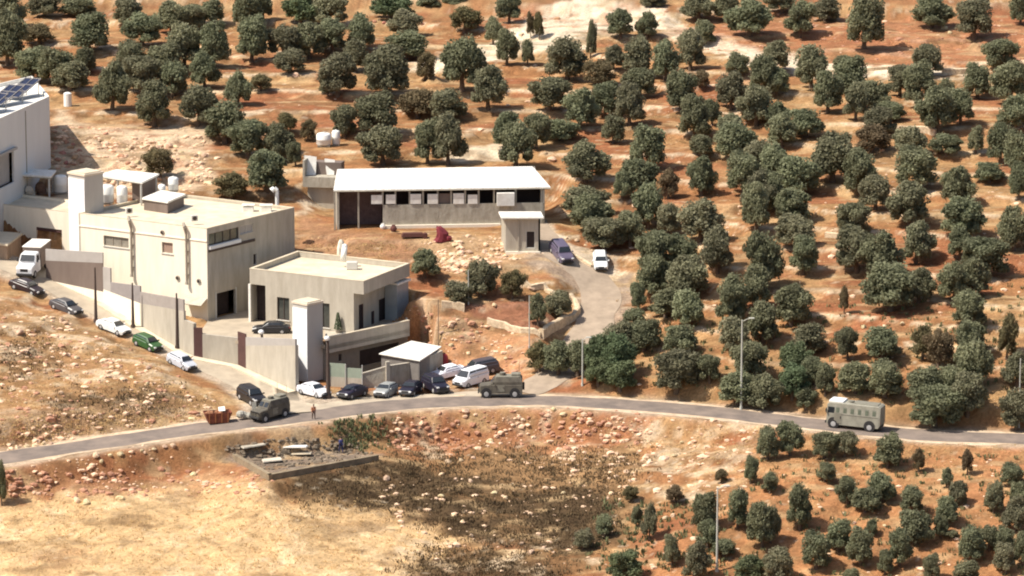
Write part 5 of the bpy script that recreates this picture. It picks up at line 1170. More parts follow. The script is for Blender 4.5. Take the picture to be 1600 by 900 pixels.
# small things in front of the long building
for px, py, s, c_, lab in ((688, 376, 1.0, (.20, .035, .045), 'maroon cloth covered heap in front of the long building'), (645, 372, .8, (.12, .05, .04), 'low dark rusty barrow lying left of the maroon heap'), (598, 358, .5, (.85, .84, .8), 'white bucket under the left end of the long building'),
        (575, 335, .5, (.8, .78, .72), 'white sack by the open left end of the long building'), (615, 362, .6, (.15, .06, .05), 'dark red crate at the left foot of the block wall'), (533, 398, .6, (.88, .84, .7), 'upright cream stone behind the villa roof')):
    g = ground(px, py); mb = MB(); r_ = random.Random(int(px))
    if py == 376: mb.loft([[(g.x + .25 * math.sin(z * 2) + a * math.cos(t_ * .628) * (1 + .3 * math.sin(3 * t_ + z)), g.y + a * math.sin(t_ * .628), g.z + z + .15 * math.sin(t_ * 2)) for t_ in range(10)] for a, z in ((.9, -.1), (.8, .5), (.75, 1.1), (.5, 1.7), (.3, 1.95))]); mb.ball((g.x + 1.1, g.y - .1, g.z + .35), .55, 8, 5, .8)
    elif py == 372: mb.box((g.x, g.y, g.z + .5), (3.2, 1.1, .5), .1, .15); mb.cyl((g.x + 1.7, g.y - .5, g.z + .35), (g.x + 1.7, g.y + .5, g.z + .35), .38, n=12); mb.cyl((g.x - 2.3, g.y, g.z + .7), (g.x - 1, g.y, g.z + .5), .05)
    elif py == 398: mb.loft([[(g.x + a * math.cos(t_ * 1.047), g.y + a * .6 * math.sin(t_ * 1.047), g.z + z) for t_ in range(6)] for a, z in ((.6, -.2), (.55, .9), (.4, 1.7), (.2, 2.1))])
    else: mb.ball((g.x, g.y, g.z + s * .7), s * .8, 8, 6, 1.0); mb.box((g.x, g.y, g.z + s * 1.45), (s * .8, s * .7, s * .3))
    solo(mb, {376: 'covered_heap', 372: 'barrow', 398: 'standing_stone'}.get(py, 'bucket' if 'bucket' in lab else 'crate' if 'crate' in lab else 'sack'), mat('clutter', c_, .9, .2), lab, {376: 'heap', 372: 'barrow', 398: 'stone'}.get(py, 'bucket' if 'bucket' in lab else 'crate' if 'crate' in lab else 'sack'))
q = at(104, 158, 22.5); g = ground(106, 166); mb = MB(); mb.cyl(g, g + Vector((0, 0, 2.0)), .62, .62, 12); mb.cyl(g + Vector((0, 0, 2.0)), g + Vector((0, 0, 2.15)), .6, .3, 12); solo(mb, 'water_drum', m_tank, 'white upright drum on the bank behind the white hall', 'drum')
# ------------------------------------------------------------------ olive trees
TREES = [(14,48,60,60),(70,28,50,40),(62,68,52,30),(122,28,56,36),(140,82,64,54),(12,102,56,70),(52,128,60,50),(84,132,54,50),(110,142,56,44),(133,114,34,34),(200,40,54,44),(222,70,58,46),(268,52,50,44),(300,48,44,40),(332,38,40,36),(288,104,56,60),(335,106,50,62),(320,138,50,50),
(205,114,50,45),(258,120,58,48),(174,172,52,62),(222,150,55,56),(240,198,58,62),(270,152,50,50),(310,197,54,58),(352,224,66,60),(372,165,40,44),(392,96,52,60),(388,44,46,52),(412,32,30,40),
(470,38,56,46),(515,42,58,50),(443,90,48,46),(485,92,52,52),(454,114,46,36),(520,84,50,48),(565,80,44,48),(556,112,42,44),(528,150,58,60),(512,148,30,28),(603,154,66,72),(612,30,66,38),(632,56,52,38),(632,94,72,46),(665,126,30,36),(668,14,44,24),(710,14,40,24),(725,50,48,38),(722,142,62,72),(763,170,52,60),(652,184,54,42),(700,188,54,44),
(590,212,64,58),(598,258,66,58),(540,216,38,48),(668,256,44,60),(702,258,50,66),(448,206,30,28),(480,220,24,28),(388,246,56,54),(436,250,48,50),(418,300,70,62),(360,312,54,42),(250,278,42,40),(462,260,24,34),(408,142,36,26),
(795,36,36,42),(770,70,30,36),(792,102,34,48),(829,60,14,32),(844,62,16,34),(824,102,26,34),(922,92,18,46),(885,126,70,64),(858,172,60,50),(970,60,42,42),(1010,60,36,36),(958,108,34,34),(935,134,46,36),(995,118,50,54),(1040,126,50,56),(1000,152,54,44),(1080,110,48,56),(1100,70,38,34),(1065,174,48,54),(1098,138,26,26),(1152,118,38,32),
(945,182,50,48),(985,196,54,56),(905,200,54,54),(876,220,56,36),(957,224,40,40),(1085,218,52,58),(1112,196,28,36),(1140,236,58,52),(1142,172,48,50),(1182,196,56,58),(1196,150,52,56),(1090,30,50,38),(1135,32,40,40),(1172,56,70,54),(1020,12,50,20),
(806,262,56,62),(838,232,40,50),(790,232,46,50),
(1250,58,42,50),(1290,34,50,36),(1222,18,54,24),(1350,76,62,78),(1455,44,64,46),(1522,60,60,56),(1594,38,36,44),(1268,138,54,58),(1318,110,34,24),(1210,112,48,46),(1215,148,46,40),(1292,176,46,58),(1328,150,56,52),(1336,188,42,50),(1405,150,46,46),(1368,170,46,42),(1450,118,48,44),(1440,166,52,60),(1478,168,36,40),(1465,204,56,62),(1502,194,46,50),(1528,154,44,46),(1565,112,56,48),(1578,162,60,58),(1588,202,56,48),(1390,188,54,30),(1378,214,58,44),(1260,214,56,42),(1214,196,38,34),(1222,230,48,48),
(1300,284,72,68),(1345,304,58,64),(1362,240,54,42),(1420,244,48,44),(1430,294,70,58),(1478,242,46,32),(1525,240,26,36),(1562,256,42,54),(1590,272,48,58),(1545,284,46,30),(1495,322,50,52),(1250,304,66,58),(1208,292,48,56),(1368,328,48,48),(1422,354,62,64),(1334,374,52,54),(1240,348,66,52),(1245,386,60,46),(1206,326,38,48),(1505,374,68,60),(1585,392,48,58),(1592,312,28,48),(1340,424,60,60),(1380,440,64,68),(1430,412,54,58),(1500,404,44,44),(1540,434,72,62),(1255,428,48,54),(1195,452,62,76),
(915,284,68,56),(1012,264,60,58),(1000,304,58,52),(972,310,32,36),(1045,310,32,40),(1096,306,42,52),(1095,244,38,32),(1146,252,60,56),(1160,304,56,58),(1186,272,56,48),(1190,336,56,58),(912,338,72,46),(926,362,66,54),(945,390,60,48),(985,386,52,50),(1014,358,48,62),(1045,366,46,44),(1095,378,68,60),(1122,426,52,62),(1182,362,48,66),(1022,428,62,62),(1064,424,54,50),
(1020,468,54,62),(1074,464,68,58),(998,486,22,38),(1040,496,52,44),(1076,512,56,54),(992,512,40,30),(972,548,52,42),(1008,548,54,46),(1062,552,58,44),(1056,612,66,60),(1108,598,36,40),(842,582,40,42),(872,586,46,48),(902,588,44,48),(940,586,46,54),(966,590,48,58),(968,610,52,44),(934,602,40,40),(1146,506,56,64),(1150,550,58,50),(1182,484,52,58),(1192,534,56,58),(1172,594,56,58),(1152,632,60,50),(1192,640,54,50),
(1236,510,64,58),(1262,552,62,48),(1240,584,46,44),(1238,622,50,46),(1272,600,40,40),(1290,618,28,42),(1260,640,34,32),(1318,490,15,34),(1324,562,32,44),(1380,562,62,50),(1336,614,54,46),(1382,620,56,50),(1390,486,76,70),(1436,472,46,46),(1490,472,50,54),(1520,464,54,52),(1515,512,60,52),(1440,562,38,48),(1466,574,44,50),(1520,562,56,56),(1572,562,32,58),(1520,604,56,62),(1440,632,58,54),(1474,628,46,50),(1460,668,76,62),(1512,648,56,58),(1588,604,42,48),(1588,672,46,56),
(985,782,28,24),(1057,785,32,28),(994,824,20,32),(1015,844,28,54),(910,858,36,34),(945,838,34,36),(1172,756,26,42),(1100,828,50,58),(1152,824,44,60),(1106,856,40,46),(1190,854,54,72),(975,906,60,48),(1050,884,32,46),(1085,908,46,60),(1172,908,54,44),(1130,868,42,30),(1128,754,22,22),
(1200,718,44,50),(1234,712,46,54),(1288,716,46,44),(1320,714,44,42),(1288,752,34,32),(1386,730,58,56),(1378,784,52,50),(1352,800,54,44),(1325,788,38,44),(1202,770,34,34),(1250,828,46,70),(1435,738,24,36),(1512,742,22,38),(1425,802,42,44),(1478,762,20,30),(1495,788,36,38),(1480,818,38,44),(1552,802,36,50),(1580,758,46,36),(1592,792,34,40),(1584,832,48,56),(1430,852,54,56),(1470,840,26,36),(1485,840,26,15),(1310,862,42,50),(1274,888,56,58),(1345,882,48,58),(1360,838,24,26),(1382,898,30,40),(1405,884,44,58),(1214,908,56,54),(1204,848,34,54),(1330,910,30,24),(1455,908,34,40),(1545,858,38,40),(1568,868,40,44),(1518,878,48,54),(1510,912,46,40),(1572,896,38,48),(1598,884,36,50),
(665,434,44,40),(750,465,48,50),(716,472,46,32),(800,467,38,38),(872,494,40,36),(840,508,28,42),(2,790,18,60)]

m_leaf = mat('olive_leaves', (.235, .232, .138), .75, .2, .8, obj_rand=.16, attr='tone', col2=(.175, .18, .102), spec=.25)
m_leaf2 = mat('brown_green_leaves', (.20, .165, .09), .8, .25, .8, obj_rand=.12, attr='tone', spec=.2)
m_leaf3 = mat('fresh_leaves', (.165, .20, .105), .75, .22, .8, obj_rand=.08, attr='tone', spec=.25)
for m_ in (m_leaf, m_leaf2, m_leaf3):
    t = m_.node_tree; b = t.nodes['Principled BSDF']; src = b.inputs['Base Color'].links[0].from_socket
    tr = t.nodes.new('ShaderNodeBsdfTranslucent'); mx = t.nodes.new('ShaderNodeMixShader'); mx.inputs[0].default_value = .42
    t.links.new(src, tr.inputs[0]); t.links.new(b.outputs[0], mx.inputs[1]); t.links.new(tr.outputs[0], mx.inputs[2]); t.links.new(mx.outputs[0], t.nodes['Material Output'].inputs['Surface'])
m_bark = mat('olive_bark', (.16, .115, .08), .95, .3, 2, .6, 6)
def leaf_mesh(name, lobes, nq, seed, q0=.08, q1=.19, m=m_leaf):
    r_ = np.random.RandomState(seed); V_, T_ = [], []
    wts = np.array([l[3] ** 2 for l in lobes]); cnt = (wts / wts.sum() * nq).astype(int)
    for (cx, cy, cz, rr_), n in zip(lobes, cnt):
        d = r_.normal(size=(n, 3)); d /= np.linalg.norm(d, axis=1)[:, None]; rad = rr_ * (.35 + .72 * r_.rand(n) ** .8) * (1 + .16 * np.sin(d[:, 0] * 5 + seed) * np.cos(d[:, 2] * 4))
        c = np.stack([cx + d[:, 0] * rad, cy + d[:, 1] * rad, cz + d[:, 2] * rad * .86], 1)
        nn = d * .8 + np.array([0, 0, .35]) + r_.normal(size=(n, 3)) * .8; nn /= np.linalg.norm(nn, axis=1)[:, None]
        a = np.cross(nn, r_.normal(size=(n, 3))); a /= np.linalg.norm(a, axis=1)[:, None]; b_ = np.cross(nn, a); s = (q0 + (q1 - q0) * r_.rand(n))[:, None]
        k = s * (.5 + .5 * r_.rand(n))[:, None]
        V_.append(np.stack([c - a * s, c - b_ * k, c + a * s, c + b_ * k], 1)); tone = (.80 + .4 * r_.rand() ) * (.85 + .3 * r_.rand(n)); T_.append(np.repeat(tone, 4))
    v = np.concatenate(V_).reshape(-1, 3); v[:, 2] = np.where(v[:, 2] < .7, .7 + .25 * r_.rand(len(v)), v[:, 2]); t_ = np.concatenate(T_); me_ = bpy.data.meshes.new(name); nf = len(v) // 4
    me_.vertices.add(len(v)); me_.vertices.foreach_set('co', v.ravel()); me_.loops.add(len(v)); me_.loops.foreach_set('vertex_index', np.arange(len(v), dtype=np.int32))
    me_.polygons.add(nf); me_.polygons.foreach_set('loop_start', np.arange(0, len(v), 4, dtype=np.int32)); me_.polygons.foreach_set('loop_total', np.full(nf, 4, np.int32)); me_.update(calc_edges=True)
    ca_ = me_.color_attributes.new('tone', 'FLOAT_COLOR', 'POINT'); ca_.data.foreach_set('color', np.stack([t_, t_, t_, np.ones_like(t_)], 1).astype(np.float32).ravel())
    me_.materials.append(m); return me_
def trunk_mesh(name, lobes, seed):
    r_ = random.Random(seed); mb = MB(); top = (r_.uniform(-.15, .15), r_.uniform(-.1, .1), 1.25)
    mb.cyl((0, 0, -.5), (top[0] * .4, top[1], .6), .36, .25, 8); mb.cyl((top[0] * .4, top[1], .58), top, .25, .2, 8)
    for l in sorted(lobes, key=lambda l: -l[3])[:5]: mid = (top[0] * .5 + l[0] * .5, top[1] * .5 + l[1] * .5, 1.2 + (l[2] - 1.2) * .55); mb.cyl(top, mid, .15, .1, 6); mb.cyl(mid, l[:3], .1, .04, 5)
    me_ = bpy.data.meshes.new(name); me_.from_pydata(mb.v, [], mb.f); me_.materials.append(m_bark); return me_
CROWNS = {}
def variants(key, n, m, nq=1500):
    out = []
    for k in range(n):
        r_ = random.Random(hash((key == 'a', key == 'b', k)) % 9999 + k * 17); lobes = [(r_.uniform(-.3, .3), r_.uniform(-.3, .3), 2.7 + r_.uniform(-.2, .3), 1.75)]
        for j in range(13):
            a_ = r_.uniform(0, 6.28); d_ = r_.uniform(.8, 1.9); lobes.append((d_ * math.cos(a_), d_ * math.sin(a_), r_.uniform(1.5, 3.4), r_.uniform(.45, 1.0)))
        for j in range(3): lobes.append((r_.uniform(-1.1, 1.1), r_.uniform(-.9, .9), r_.uniform(3.5, 4.1), r_.uniform(.6, .85)))
        for j in range(5): a_ = 1.26 * j + r_.uniform(-.4, .4); lobes.append((1.45 * math.cos(a_), 1.45 * math.sin(a_), r_.uniform(1.1, 1.5), r_.uniform(.6, .85)))
        out.append((leaf_mesh('crown_leaves', lobes, nq, k * 7 + (3 if key == 'b' else 0), m=m), trunk_mesh('trunk_wood', lobes, k)))
    return out
CROWNS['a'] = variants('a', 12, m_leaf, 9500); CROWNS['b'] = variants('b', 3, m_leaf2, 6000); CROWNS['c'] = variants('c', 3, m_leaf3, 9000)
BROWN = {(62,68),(652,184),(480,220),(360,312),(250,278),(408,142),(725,50),(448,206),(1098,138),(1045,310),(1440,562),(1572,562),(1435,738),(1512,742),(1128,754),(985,782),(1057,785),(665,126),(829,60),(844,62),(1318,490),(935,134),(1362,240),(1466,574),(800,467),(842,582)}
FRESH = {(940,586),(966,590),(968,610),(934,602),(1238,622),(1240,584),(975,906),(1172,908),(612,30),(470,38)}
# names of places the trees stand in, for their labels
def area(px, py):
    if py > 690 or (py > 640 and px < 1180 and px > 900 and False):
        if px < 60: return 'below road at left edge'
        if px < 1080: return 'below road near dark scrub'
        if px < 1240: return 'below road near tall pale post'
        if px < 1420: return 'below road under armoured bus'
        return 'below road at right'
    if 640 < px < 885 and 400 < py < 520: return 'around the walled garden'
    if px < 340 and py < 300: return 'behind white hall'
    if px < 575 and py < 320: return 'behind cream building'
    if px < 780 and py < 150: return 'high above long building'
    if px < 870 and py < 270: return 'just above long building'
    if px < 1090 and py < 240: return 'near the bright rock outcrop'
    if px < 1090 and py < 440: return 'right of long building'
    if px < 1120 and py < 640: return 'between driveway and road'
    if px < 1310 and py < 240: return 'upper middle right grove'
    if py < 240: return 'top right grove'
    if px < 1310 and py < 450: return 'middle grove above armoured bus'
    if py < 450: return 'right hand grove'
    if px < 1310: return 'roadside grove left of armoured bus'
    return 'roadside grove right of armoured bus'
zones_ = {}
for t_ in TREES: zones_.setdefault(area(t_[0], t_[1]), []).append(t_)
ORD = ['', 'first', 'second', 'third', 'fourth', 'fifth', 'sixth', 'seventh', 'eighth', 'ninth', 'tenth', 'eleventh', 'twelfth', 'thirteenth', 'fourteenth', 'fifteenth']
lab_ = {}
for z_, l in zones_.items():
    l = sorted(l, key=lambda t: t[1]); rows, cur = [], []
    for t_ in l:
        if cur and (t_[1] - cur[0][1] > 34): rows.append(cur); cur = []
        cur.append(t_)
    rows.append(cur)
    for i, row in enumerate(rows):
        for j, t_ in enumerate(sorted(row)):
            adj = 'broad' if t_[2] >= 60 else 'small' if t_[2] <= 34 else 'slim' if t_[3] > t_[2] * 1.12 else 'round'
            pos = ('row %s down, ' % ORD[i + 1] if len(rows) > 1 else '') + ('%s from left' % ORD[j + 1] if len(row) > 1 else 'the only one')
            lab_[t_] = adj, z_, pos
pos_ = grounds([(t_[0] + rnd.uniform(-1, 1), min(t_[1], 1200)) for t_ in TREES])
for t_, g in zip(TREES, pos_):
    px, py, w_, hh = t_; k = 'b' if (px, py) in BROWN else 'c' if (px, py) in FRESH else 'a'
    cm, tm = rnd.choice(CROWNS[k]); s = FPX / (g - CAM).length
    wm = w_ / s; hm = max((hh - .18 * w_) / s / .97, wm * .42)
    adj, z_, pos = lab_[t_]; nm = 'brown green shrub' if k == 'b' else 'bright green tree' if k == 'c' else 'olive tree'
    o = thing('shrub' if k == 'b' else 'olive_tree' if k == 'a' else 'leafy_tree', '%s %s %s, %s' % (adj, nm, z_, pos), 'shrub' if k == 'b' else 'tree', g, rnd.uniform(0, 6.28), {'a': 'olive trees on the hillside', 'b': 'shrubs between the olive trees', 'c': 'bright leafy trees'}[k], world=False)
    sxy = wm * (.94 if t_[1] < 680 else .82) / 3.95; o.rotation_euler = (rnd.uniform(-.07, .07), rnd.uniform(-.07, .07), o.rotation_euler[2]); o.scale = (sxy * rnd.uniform(.93, 1.08), sxy * rnd.uniform(.85, 1.05), hm * (1.04 if t_[1] < 680 else .9) / 3.45 * rnd.uniform(.97, 1.05))
    for n2_, md in (('crown', cm), ('trunk', tm)):
        ch = bpy.data.objects.new(n2_, md); sc.collection.objects.link(ch); ch.parent = o

# ------------------------------------------------------------------ rocks
m_rock = mat('pale_rock', (.68, .53, .35), .95, .3, 1.1, .8, 4, col2=(.42, .28, .165), obj_rand=.28)
m_rock2 = mat('red_rock', (.50, .28, .18), .95, .35, 1.2, .8, 4, col2=(.32, .14, .09), obj_rand=.12)
def rock_verts(seed, sub=1):
    r_ = random.Random(seed); import bmesh
    b_ = bmesh.new(); bmesh.ops.create_icosphere(b_, subdivisions=sub, radius=1.0)
    ax = [Vector((r_.uniform(-1, 1), r_.uniform(-1, 1), r_.uniform(-1, 1))).normalized() for _ in range(5)]
    for v in b_.verts:
        for a_ in ax:
            d_ = v.co.dot(a_) - .62
            if d_ > 0: v.co -= a_ * d_ * .85
        v.co *= r_.uniform(.92, 1.08)
    vs = [tuple(v.co) for v in b_.verts]; fs_ = [tuple(v.index for v in f.verts) for f in b_.faces]; b_.free(); return vs, fs_
rocks = [rock_verts(k, 2) for k in range(6)]; rmesh = []
for m in (m_rock, m_rock2):
    for vs, fs_ in rocks:
        me_ = bpy.data.meshes.new('rock'); me_.from_pydata(vs, [], fs_); me_.materials.append(m); rmesh.append(me_)
BOULD = [(18, 702, 12, 0, 'roadside rock at the left edge'), (28, 700, 13, 0, ''), (42, 698, 11, 0, ''), (55, 697, 12, 0, ''), (68, 695, 10, 0, ''), (80, 694, 9, 0, ''), (150, 712, 14, 0, ''), (158, 722, 10, 0, ''), (172, 712, 9, 0, ''), (188, 710, 11, 0, ''), (205, 707, 10, 0, ''), (222, 705, 9, 0, ''), (240, 702, 10, 0, ''), (258, 698, 10, 0, ''), (270, 697, 11, 0, '')]
BL = [(160, 283, 9), (165, 288, 12), (167, 281, 14), (195, 267, 16), (197, 244, 9), (200, 235, 12), (200, 276, 9), (202, 283, 10), (205, 231, 12), (206, 286, 14), (206, 288, 10), (207, 258, 14), (213, 277, 10), (215, 254, 12), (223, 269, 9), (234, 248, 10), (244, 247, 16), (246, 232, 12), (250, 280, 12), (252, 254, 10), (257, 262, 9), (258, 247, 9), (263, 229, 16), (267, 251, 14), (273, 236, 10), (275, 230, 10), (280, 283, 10), (283, 272, 12), (298, 284, 10), (306, 243, 9), (308, 281, 9), (310, 228, 16), (319, 244, 12), (326, 287, 16), (694, 405, 9), (703, 415, 13), (709, 397, 11), (712, 383, 13), (716, 399, 13), (733, 395, 13), (734, 410, 11), (757, 394, 11), (759, 383, 11), (768, 401, 9), (769, 390, 9), (777, 398, 11), (786, 393, 11), (789, 401, 11), (120, 782, 14), (135, 786, 16), (188, 780, 16), (302, 742, 12), (340, 758, 10), (358, 754, 9), (604, 748, 13), (612, 760, 9), (690, 742, 12), (682, 780, 9), (690, 776, 13), (712, 750, 9), (735, 752, 10), (700, 722, 12), (720, 720, 10), (740, 716, 10), (765, 690, 12), (775, 682, 10), (727, 642, 16), (772, 770, 10), (790, 778, 9),
      (830, 864, 14), (815, 850, 9), (708, 806, 7), (722, 815, 8), (736, 838, 9), (850, 856, 8), (880, 770, 9), (896, 776, 8), (955, 772, 10), (968, 762, 9), (985, 752, 8), (1037, 718, 15), (1055, 712, 11), (1062, 726, 9), (1080, 722, 8), (960, 690, 10), (978, 688, 9), (1040, 810, 12), (1052, 806, 10), (1065, 692, 9), (865, 640, 10), (880, 648, 12), (905, 655, 9),
      (30, 520, 16), (44, 518, 9), (96, 500, 10), (66, 500, 9), (20, 492, 8), (120, 560, 10), (70, 570, 9), (150, 560, 9), (175, 575, 10), (205, 590, 9), (232, 575, 11), (262, 600, 11), (285, 605, 9), (230, 600, 8), (20, 610, 10), (40, 630, 8), (300, 655, 12), (285, 658, 9), (310, 650, 9), (320, 620, 9), (95, 615, 11), (130, 605, 8),
      (292, 258, 10), (302, 272, 10), (315, 262, 8), (255, 250, 9), (236, 256, 7), (272, 245, 8), (330, 270, 8), (312, 240, 9), (284, 238, 8),
      (1476, 45, 12), (1484, 52, 9), (1465, 78, 12), (1505, 48, 10), (1378, 235, 10), (1408, 234, 10), (1398, 296, 9), (1352, 232, 8), (1455, 288, 10), (1462, 240, 8), (1220, 102, 9), (1350, 512, 10), (1382, 510, 9), (1410, 506, 10), (1385, 522, 9), (1450, 470, 8), (1360, 820, 9), (1382, 822, 8), (1335, 818, 8), (1420, 812, 7), (862, 250, 16), (852, 240, 8), (940, 240, 8),
      (462, 118, 12), (830, 450, 13), (845, 444, 10), (815, 470, 8), (772, 477, 10), (885, 372, 7), (900, 376, 8), (915, 384, 7), (925, 392, 7), (720, 395, 12), (705, 400, 9), (735, 405, 9), (690, 410, 8), (750, 415, 9), (705, 540, 10), (732, 552, 9), (755, 545, 8), (790, 560, 9), (690, 520, 9), (715, 500, 8), (745, 520, 9)]
RL = [(86, 232, 11), (98, 240, 12), (110, 232, 12), (90, 250, 12), (104, 255, 11), (118, 246, 12), (82, 244, 9), (114, 226, 9), (124, 236, 9), (190, 246, 14), (178, 238, 9), (200, 256, 10), (165, 210, 10), (650, 30, 9), (660, 38, 8), (600, 36, 8), (585, 34, 9), (850, 10, 12), (880, 14, 14), (905, 22, 12), (870, 30, 11), (925, 40, 10)]
allr = [(a, b, c, 0) for a, b, c in BL] + [(a, b, c, 1) for a, b, c in RL] + [(a, b, c, 0) for a, b, c, _, _ in BOULD]
def rarea(px, py):
    if py > 690 and px < 290: return 'along the road edge at lower left' if py < 730 else 'in the dry field'
    if py > 735 and px < 620: return 'beside the burnt plot wall'
    if px < 340 and 480 < py: return 'on the rocky triangle between the roads'
    if px < 340: return 'on the quarried slope behind the white hall'
    if px > 1180 and py < 330: return 'in the upper right grove'
    if px > 1180 and py < 600: return 'in the roadside grove'
    if px > 1180: return 'in the young grove below the road'
    if py < 120: return 'on the slope at the top'
    if py > 635: return 'on the bank below the road' if py < 735 else 'around the dark scrub'
    if px < 1000 and 480 < py: return 'on the orange bank by the villa'
    if py < 300: return 'just above the long building'
    return 'between long building and garden'
zz = {}
for t_ in allr: zz.setdefault((rarea(t_[0], t_[1]), t_[3]), []).append(t_)
gp_ = dict(zip([t_[:2] for t_ in allr], grounds([t_[:2] for t_ in allr])))
for (ar, red), l in zz.items():
    l = sorted(l); rows = {}
    for j, t_ in enumerate(l):
        px, py, w_, _ = t_; g = gp_[(px, py)]; s = w_ / (FPX / (g - CAM).length) / 2
        o = bpy.data.objects.new('boulder', rmesh[rnd.randrange(6) + 6 * red]); sc.collection.objects.link(o); o.location = g + Vector((0, 0, s * .05)); o.scale = (s * 1.1, s * .9, s * rnd.uniform(.6, .85)); o.rotation_euler = (rnd.uniform(-.3, .3), rnd.uniform(-.3, .3), rnd.uniform(0, 6.28))
        nb = min((abs(q[0] - px) + abs(q[1] - py), q) for q in l if q is not t_)[1] if len(l) > 1 else t_
        o_ = ORD[j + 1] if j < 15 else '%dth' % (j + 1) if (j + 1) % 10 not in (1, 2, 3) else '%d%s' % (j + 1, {1: 'st', 2: 'nd', 3: 'rd'}[(j + 1) % 10])
        tag(o, '%s %s rock %s, %s from left' % ('big' if w_ > 11 else 'small' if w_ < 9 else 'mid sized', 'reddish' if red else 'pale', ar, o_), 'rock', 'red rocks' if red else 'pale rocks on the slopes')
# rubble: countless small stones
small = [rock_verts(50 + k, 1) for k in range(4)]
def scatter(name, polys, m, label, seed, smin, smax, cat='rubble'):
    r_ = random.Random(seed); lst = []
    for poly, n in polys:
        xs = [p[0] for p in poly]; ys = [p[1] for p in poly]; c = 0
        while c < n:
            px, py = r_.uniform(min(xs), max(xs)), r_.uniform(min(ys), max(ys))
            if in_poly(poly, np.array([px]), np.array([py]))[0]: lst.append((px + r_.gauss(0, 9), py + r_.gauss(0, 4))); c += 1
    V_, F_ = [], []; o_ = 0; base = None
    gs_ = grounds(lst); gxy = np.array([(g.x, g.y) for g in gs_]); dr = np.minimum(poly_dist(road_p, gxy[:, 0], gxy[:, 1])[0] - ROAD_W, poly_dist(side_p, gxy[:, 0], gxy[:, 1])[0] - SIDE_W)
    for g, dd in zip(gs_, dr):
        if dd < .4: continue
        cl = float(fbm(np.array([g.x / 2.6]), np.array([g.y / 2.2]), seed * 7, 2)[0])
        if cl < .47 and r_.random() > .22: continue
        vs, fs_ = small[r_.randrange(4)]; s = (smin + (smax - smin) * r_.random() ** 3.4) * (.5 + 1.2 * max(0, cl - .1)); a_ = r_.uniform(0, 6.28); ca_, sa_ = math.cos(a_), math.sin(a_); fl_ = r_.uniform(.5, .9)
        for x, y, z in vs: V_.append((g.x + (x * ca_ - y * sa_) * s * 1.2, g.y + (x * sa_ + y * ca_) * s, g.z + z * s * fl_ - s * .05))
        for f in fs_: F_.append(tuple(i + o_ for i in f))
        o_ += len(vs)
    mb = MB(); mb.v, mb.f = V_, F_; return solo(mb, name, m, label, cat, kind='stuff')
tri = [(0, 470), (60, 485), (150, 520), (260, 575), (365, 640), (300, 655), (0, 700)]
scatter('pale_rubble', [(tri, 800), ([(600, 645), (1010, 640), (1180, 660), (1170, 770), (1000, 770), (760, 715), (600, 700)], 900), ([(80, 200), (150, 195), (335, 215), (330, 300), (80, 300)], 1300), ([(600, 735), (970, 765), (960, 880), (700, 895), (600, 860)], 350),
    ([(640, 378), (800, 372), (830, 400), (760, 425), (680, 420)], 700), ([(640, 480), (830, 520), (830, 600), (700, 600)], 250), ([(0, 690), (280, 690), (420, 765), (0, 780)], 450), ([(900, 0), (1600, 0), (1600, 640), (1000, 600)], 500), ([(340, 0), (900, 0), (900, 260), (340, 230)], 220), ([(1180, 700), (1600, 700), (1600, 900), (1000, 900)], 260), ([(820, 0), (1000, 5), (900, 90), (650, 110)], 200)],
    m_rock, 'countless pale stones strewn over the slopes', 5, .08, .5)
scatter('red_rubble', [(tri, 500), ([(600, 645), (1010, 640), (1000, 700), (600, 700)], 450), ([(0, 735), (420, 735), (420, 770), (0, 780)], 400), ([(80, 200), (135, 200), (135, 265), (80, 270)], 160), ([(800, 0), (950, 0), (930, 50), (820, 50)], 120), ([(640, 480), (830, 520), (830, 600), (700, 600)], 250), ([(1000, 10), (1600, 20), (1600, 100), (1100, 90)], 250)],
    m_rock2, 'countless reddish clods and stones on the cut banks', 6, .08, .5)
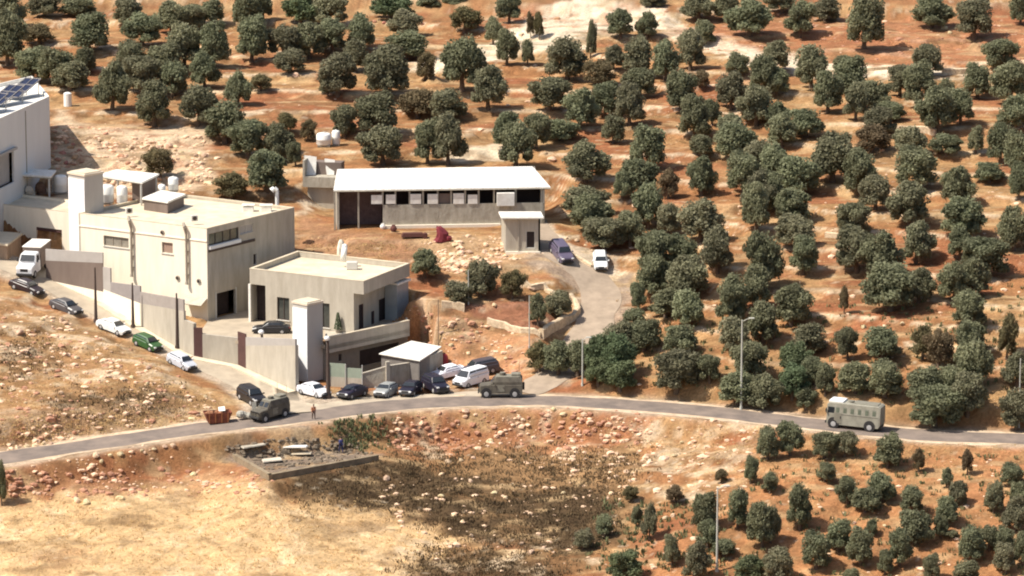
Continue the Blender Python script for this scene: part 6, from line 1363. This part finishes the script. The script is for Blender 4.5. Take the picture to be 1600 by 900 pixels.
# dry tufts and scrub
def tufts(name, polys, m, label, seed, hmin, hmax, nb=5, wd=.07, spread=.22, edge=14):
    r_ = random.Random(seed); lst = []
    for poly, n in polys:
        xs = [p[0] for p in poly]; ys = [p[1] for p in poly]; c = 0
        while c < n:
            px, py = r_.uniform(min(xs), max(xs)), r_.uniform(min(ys), max(ys))
            if in_poly(poly, np.array([px]), np.array([py]))[0]: lst.append((px + r_.gauss(0, edge), py + r_.gauss(0, edge * .45))); c += 1
    mb = MB(); gs_ = grounds(lst); gxy = np.array([(g.x, g.y) for g in gs_]); dr = np.minimum(poly_dist(road_p, gxy[:, 0], gxy[:, 1])[0] - ROAD_W, poly_dist(side_p, gxy[:, 0], gxy[:, 1])[0] - SIDE_W)
    for g, dd in zip(gs_, dr):
        if dd < .3: continue
        h_ = r_.uniform(hmin, hmax)
        for k in range(nb):
            a_ = r_.uniform(0, 6.28); x, y = g.x + r_.uniform(-spread, spread), g.y + r_.uniform(-spread, spread); dx, dy = math.cos(a_) * wd, math.sin(a_) * wd; lx, ly = r_.uniform(-.5, .5) * h_, r_.uniform(-.5, .5) * h_
            mb.add([(x - dx, y - dy, g.z - .05), (x + dx, y + dy, g.z - .05), (x + dx * .6 + lx, y + dy * .6 + ly, g.z + h_), (x - dx * .6 + lx, y - dy * .6 + ly, g.z + h_ * .9)], [(0, 1, 2, 3)])
    return solo(mb, name, m, label, 'dry plants', kind='stuff')
fld = [(0, 772), (200, 765), (330, 745), (420, 772), (520, 775), (610, 792), (720, 842), (680, 885), (600, 900), (0, 900)]
tufts('dry_grass', [(fld, 1800), ([(0, 660), (300, 638), (330, 655), (0, 696)], 700), (tri, 900), ([(900, 660), (1180, 660), (1600, 695), (1600, 750), (1100, 760)], 900), ([(480, 380), (640, 375), (640, 405), (480, 400)], 250), ([(900, 0), (1600, 0), (1600, 640), (1000, 600)], 1500)],
    mat('straw', (.66, .46, .22), .9, .3, .6), 'dry straw coloured grass on the field and verges', 9, .05, .16, 6, .05, .3)
tufts('brown_scrub', [([(440, 752), (620, 722), (720, 748), (950, 768), (975, 800), (960, 850), (860, 868), (740, 845), (620, 800), (480, 778)], 1500), ([(650, 868), (760, 862), (880, 885), (880, 900), (640, 900)], 500), ([(60, 622), (140, 615), (250, 608), (320, 628), (230, 640), (70, 638)], 200), ([(0, 540), (70, 535), (90, 570), (0, 598)], 130), ([(760, 705), (1000, 705), (980, 755), (860, 765)], 500), ([(640, 700), (760, 712), (740, 745), (640, 735)], 250)],
    mat('brown_thorn', (.17, .115, .058), .95, .4, .5, col2=(.09, .062, .035)), 'low dark brown thorn scrub covering the slope below the road', 12, .08, .3, 9, .07, .6, 26)
tufts('green_weeds', [([(930, 780), (1130, 780), (1130, 900), (930, 900)], 260), ([(1180, 700), (1600, 710), (1600, 900), (1180, 900)], 260), ([(520, 655), (600, 655), (590, 705), (530, 700)], 160), ([(1000, 480), (1600, 450), (1600, 640), (1000, 600)], 400)],
    mat('weeds', (.16, .17, .08), .9, .3, .9), 'sparse grey green weeds among the trees', 15, .2, .6, 7, .08, .3)
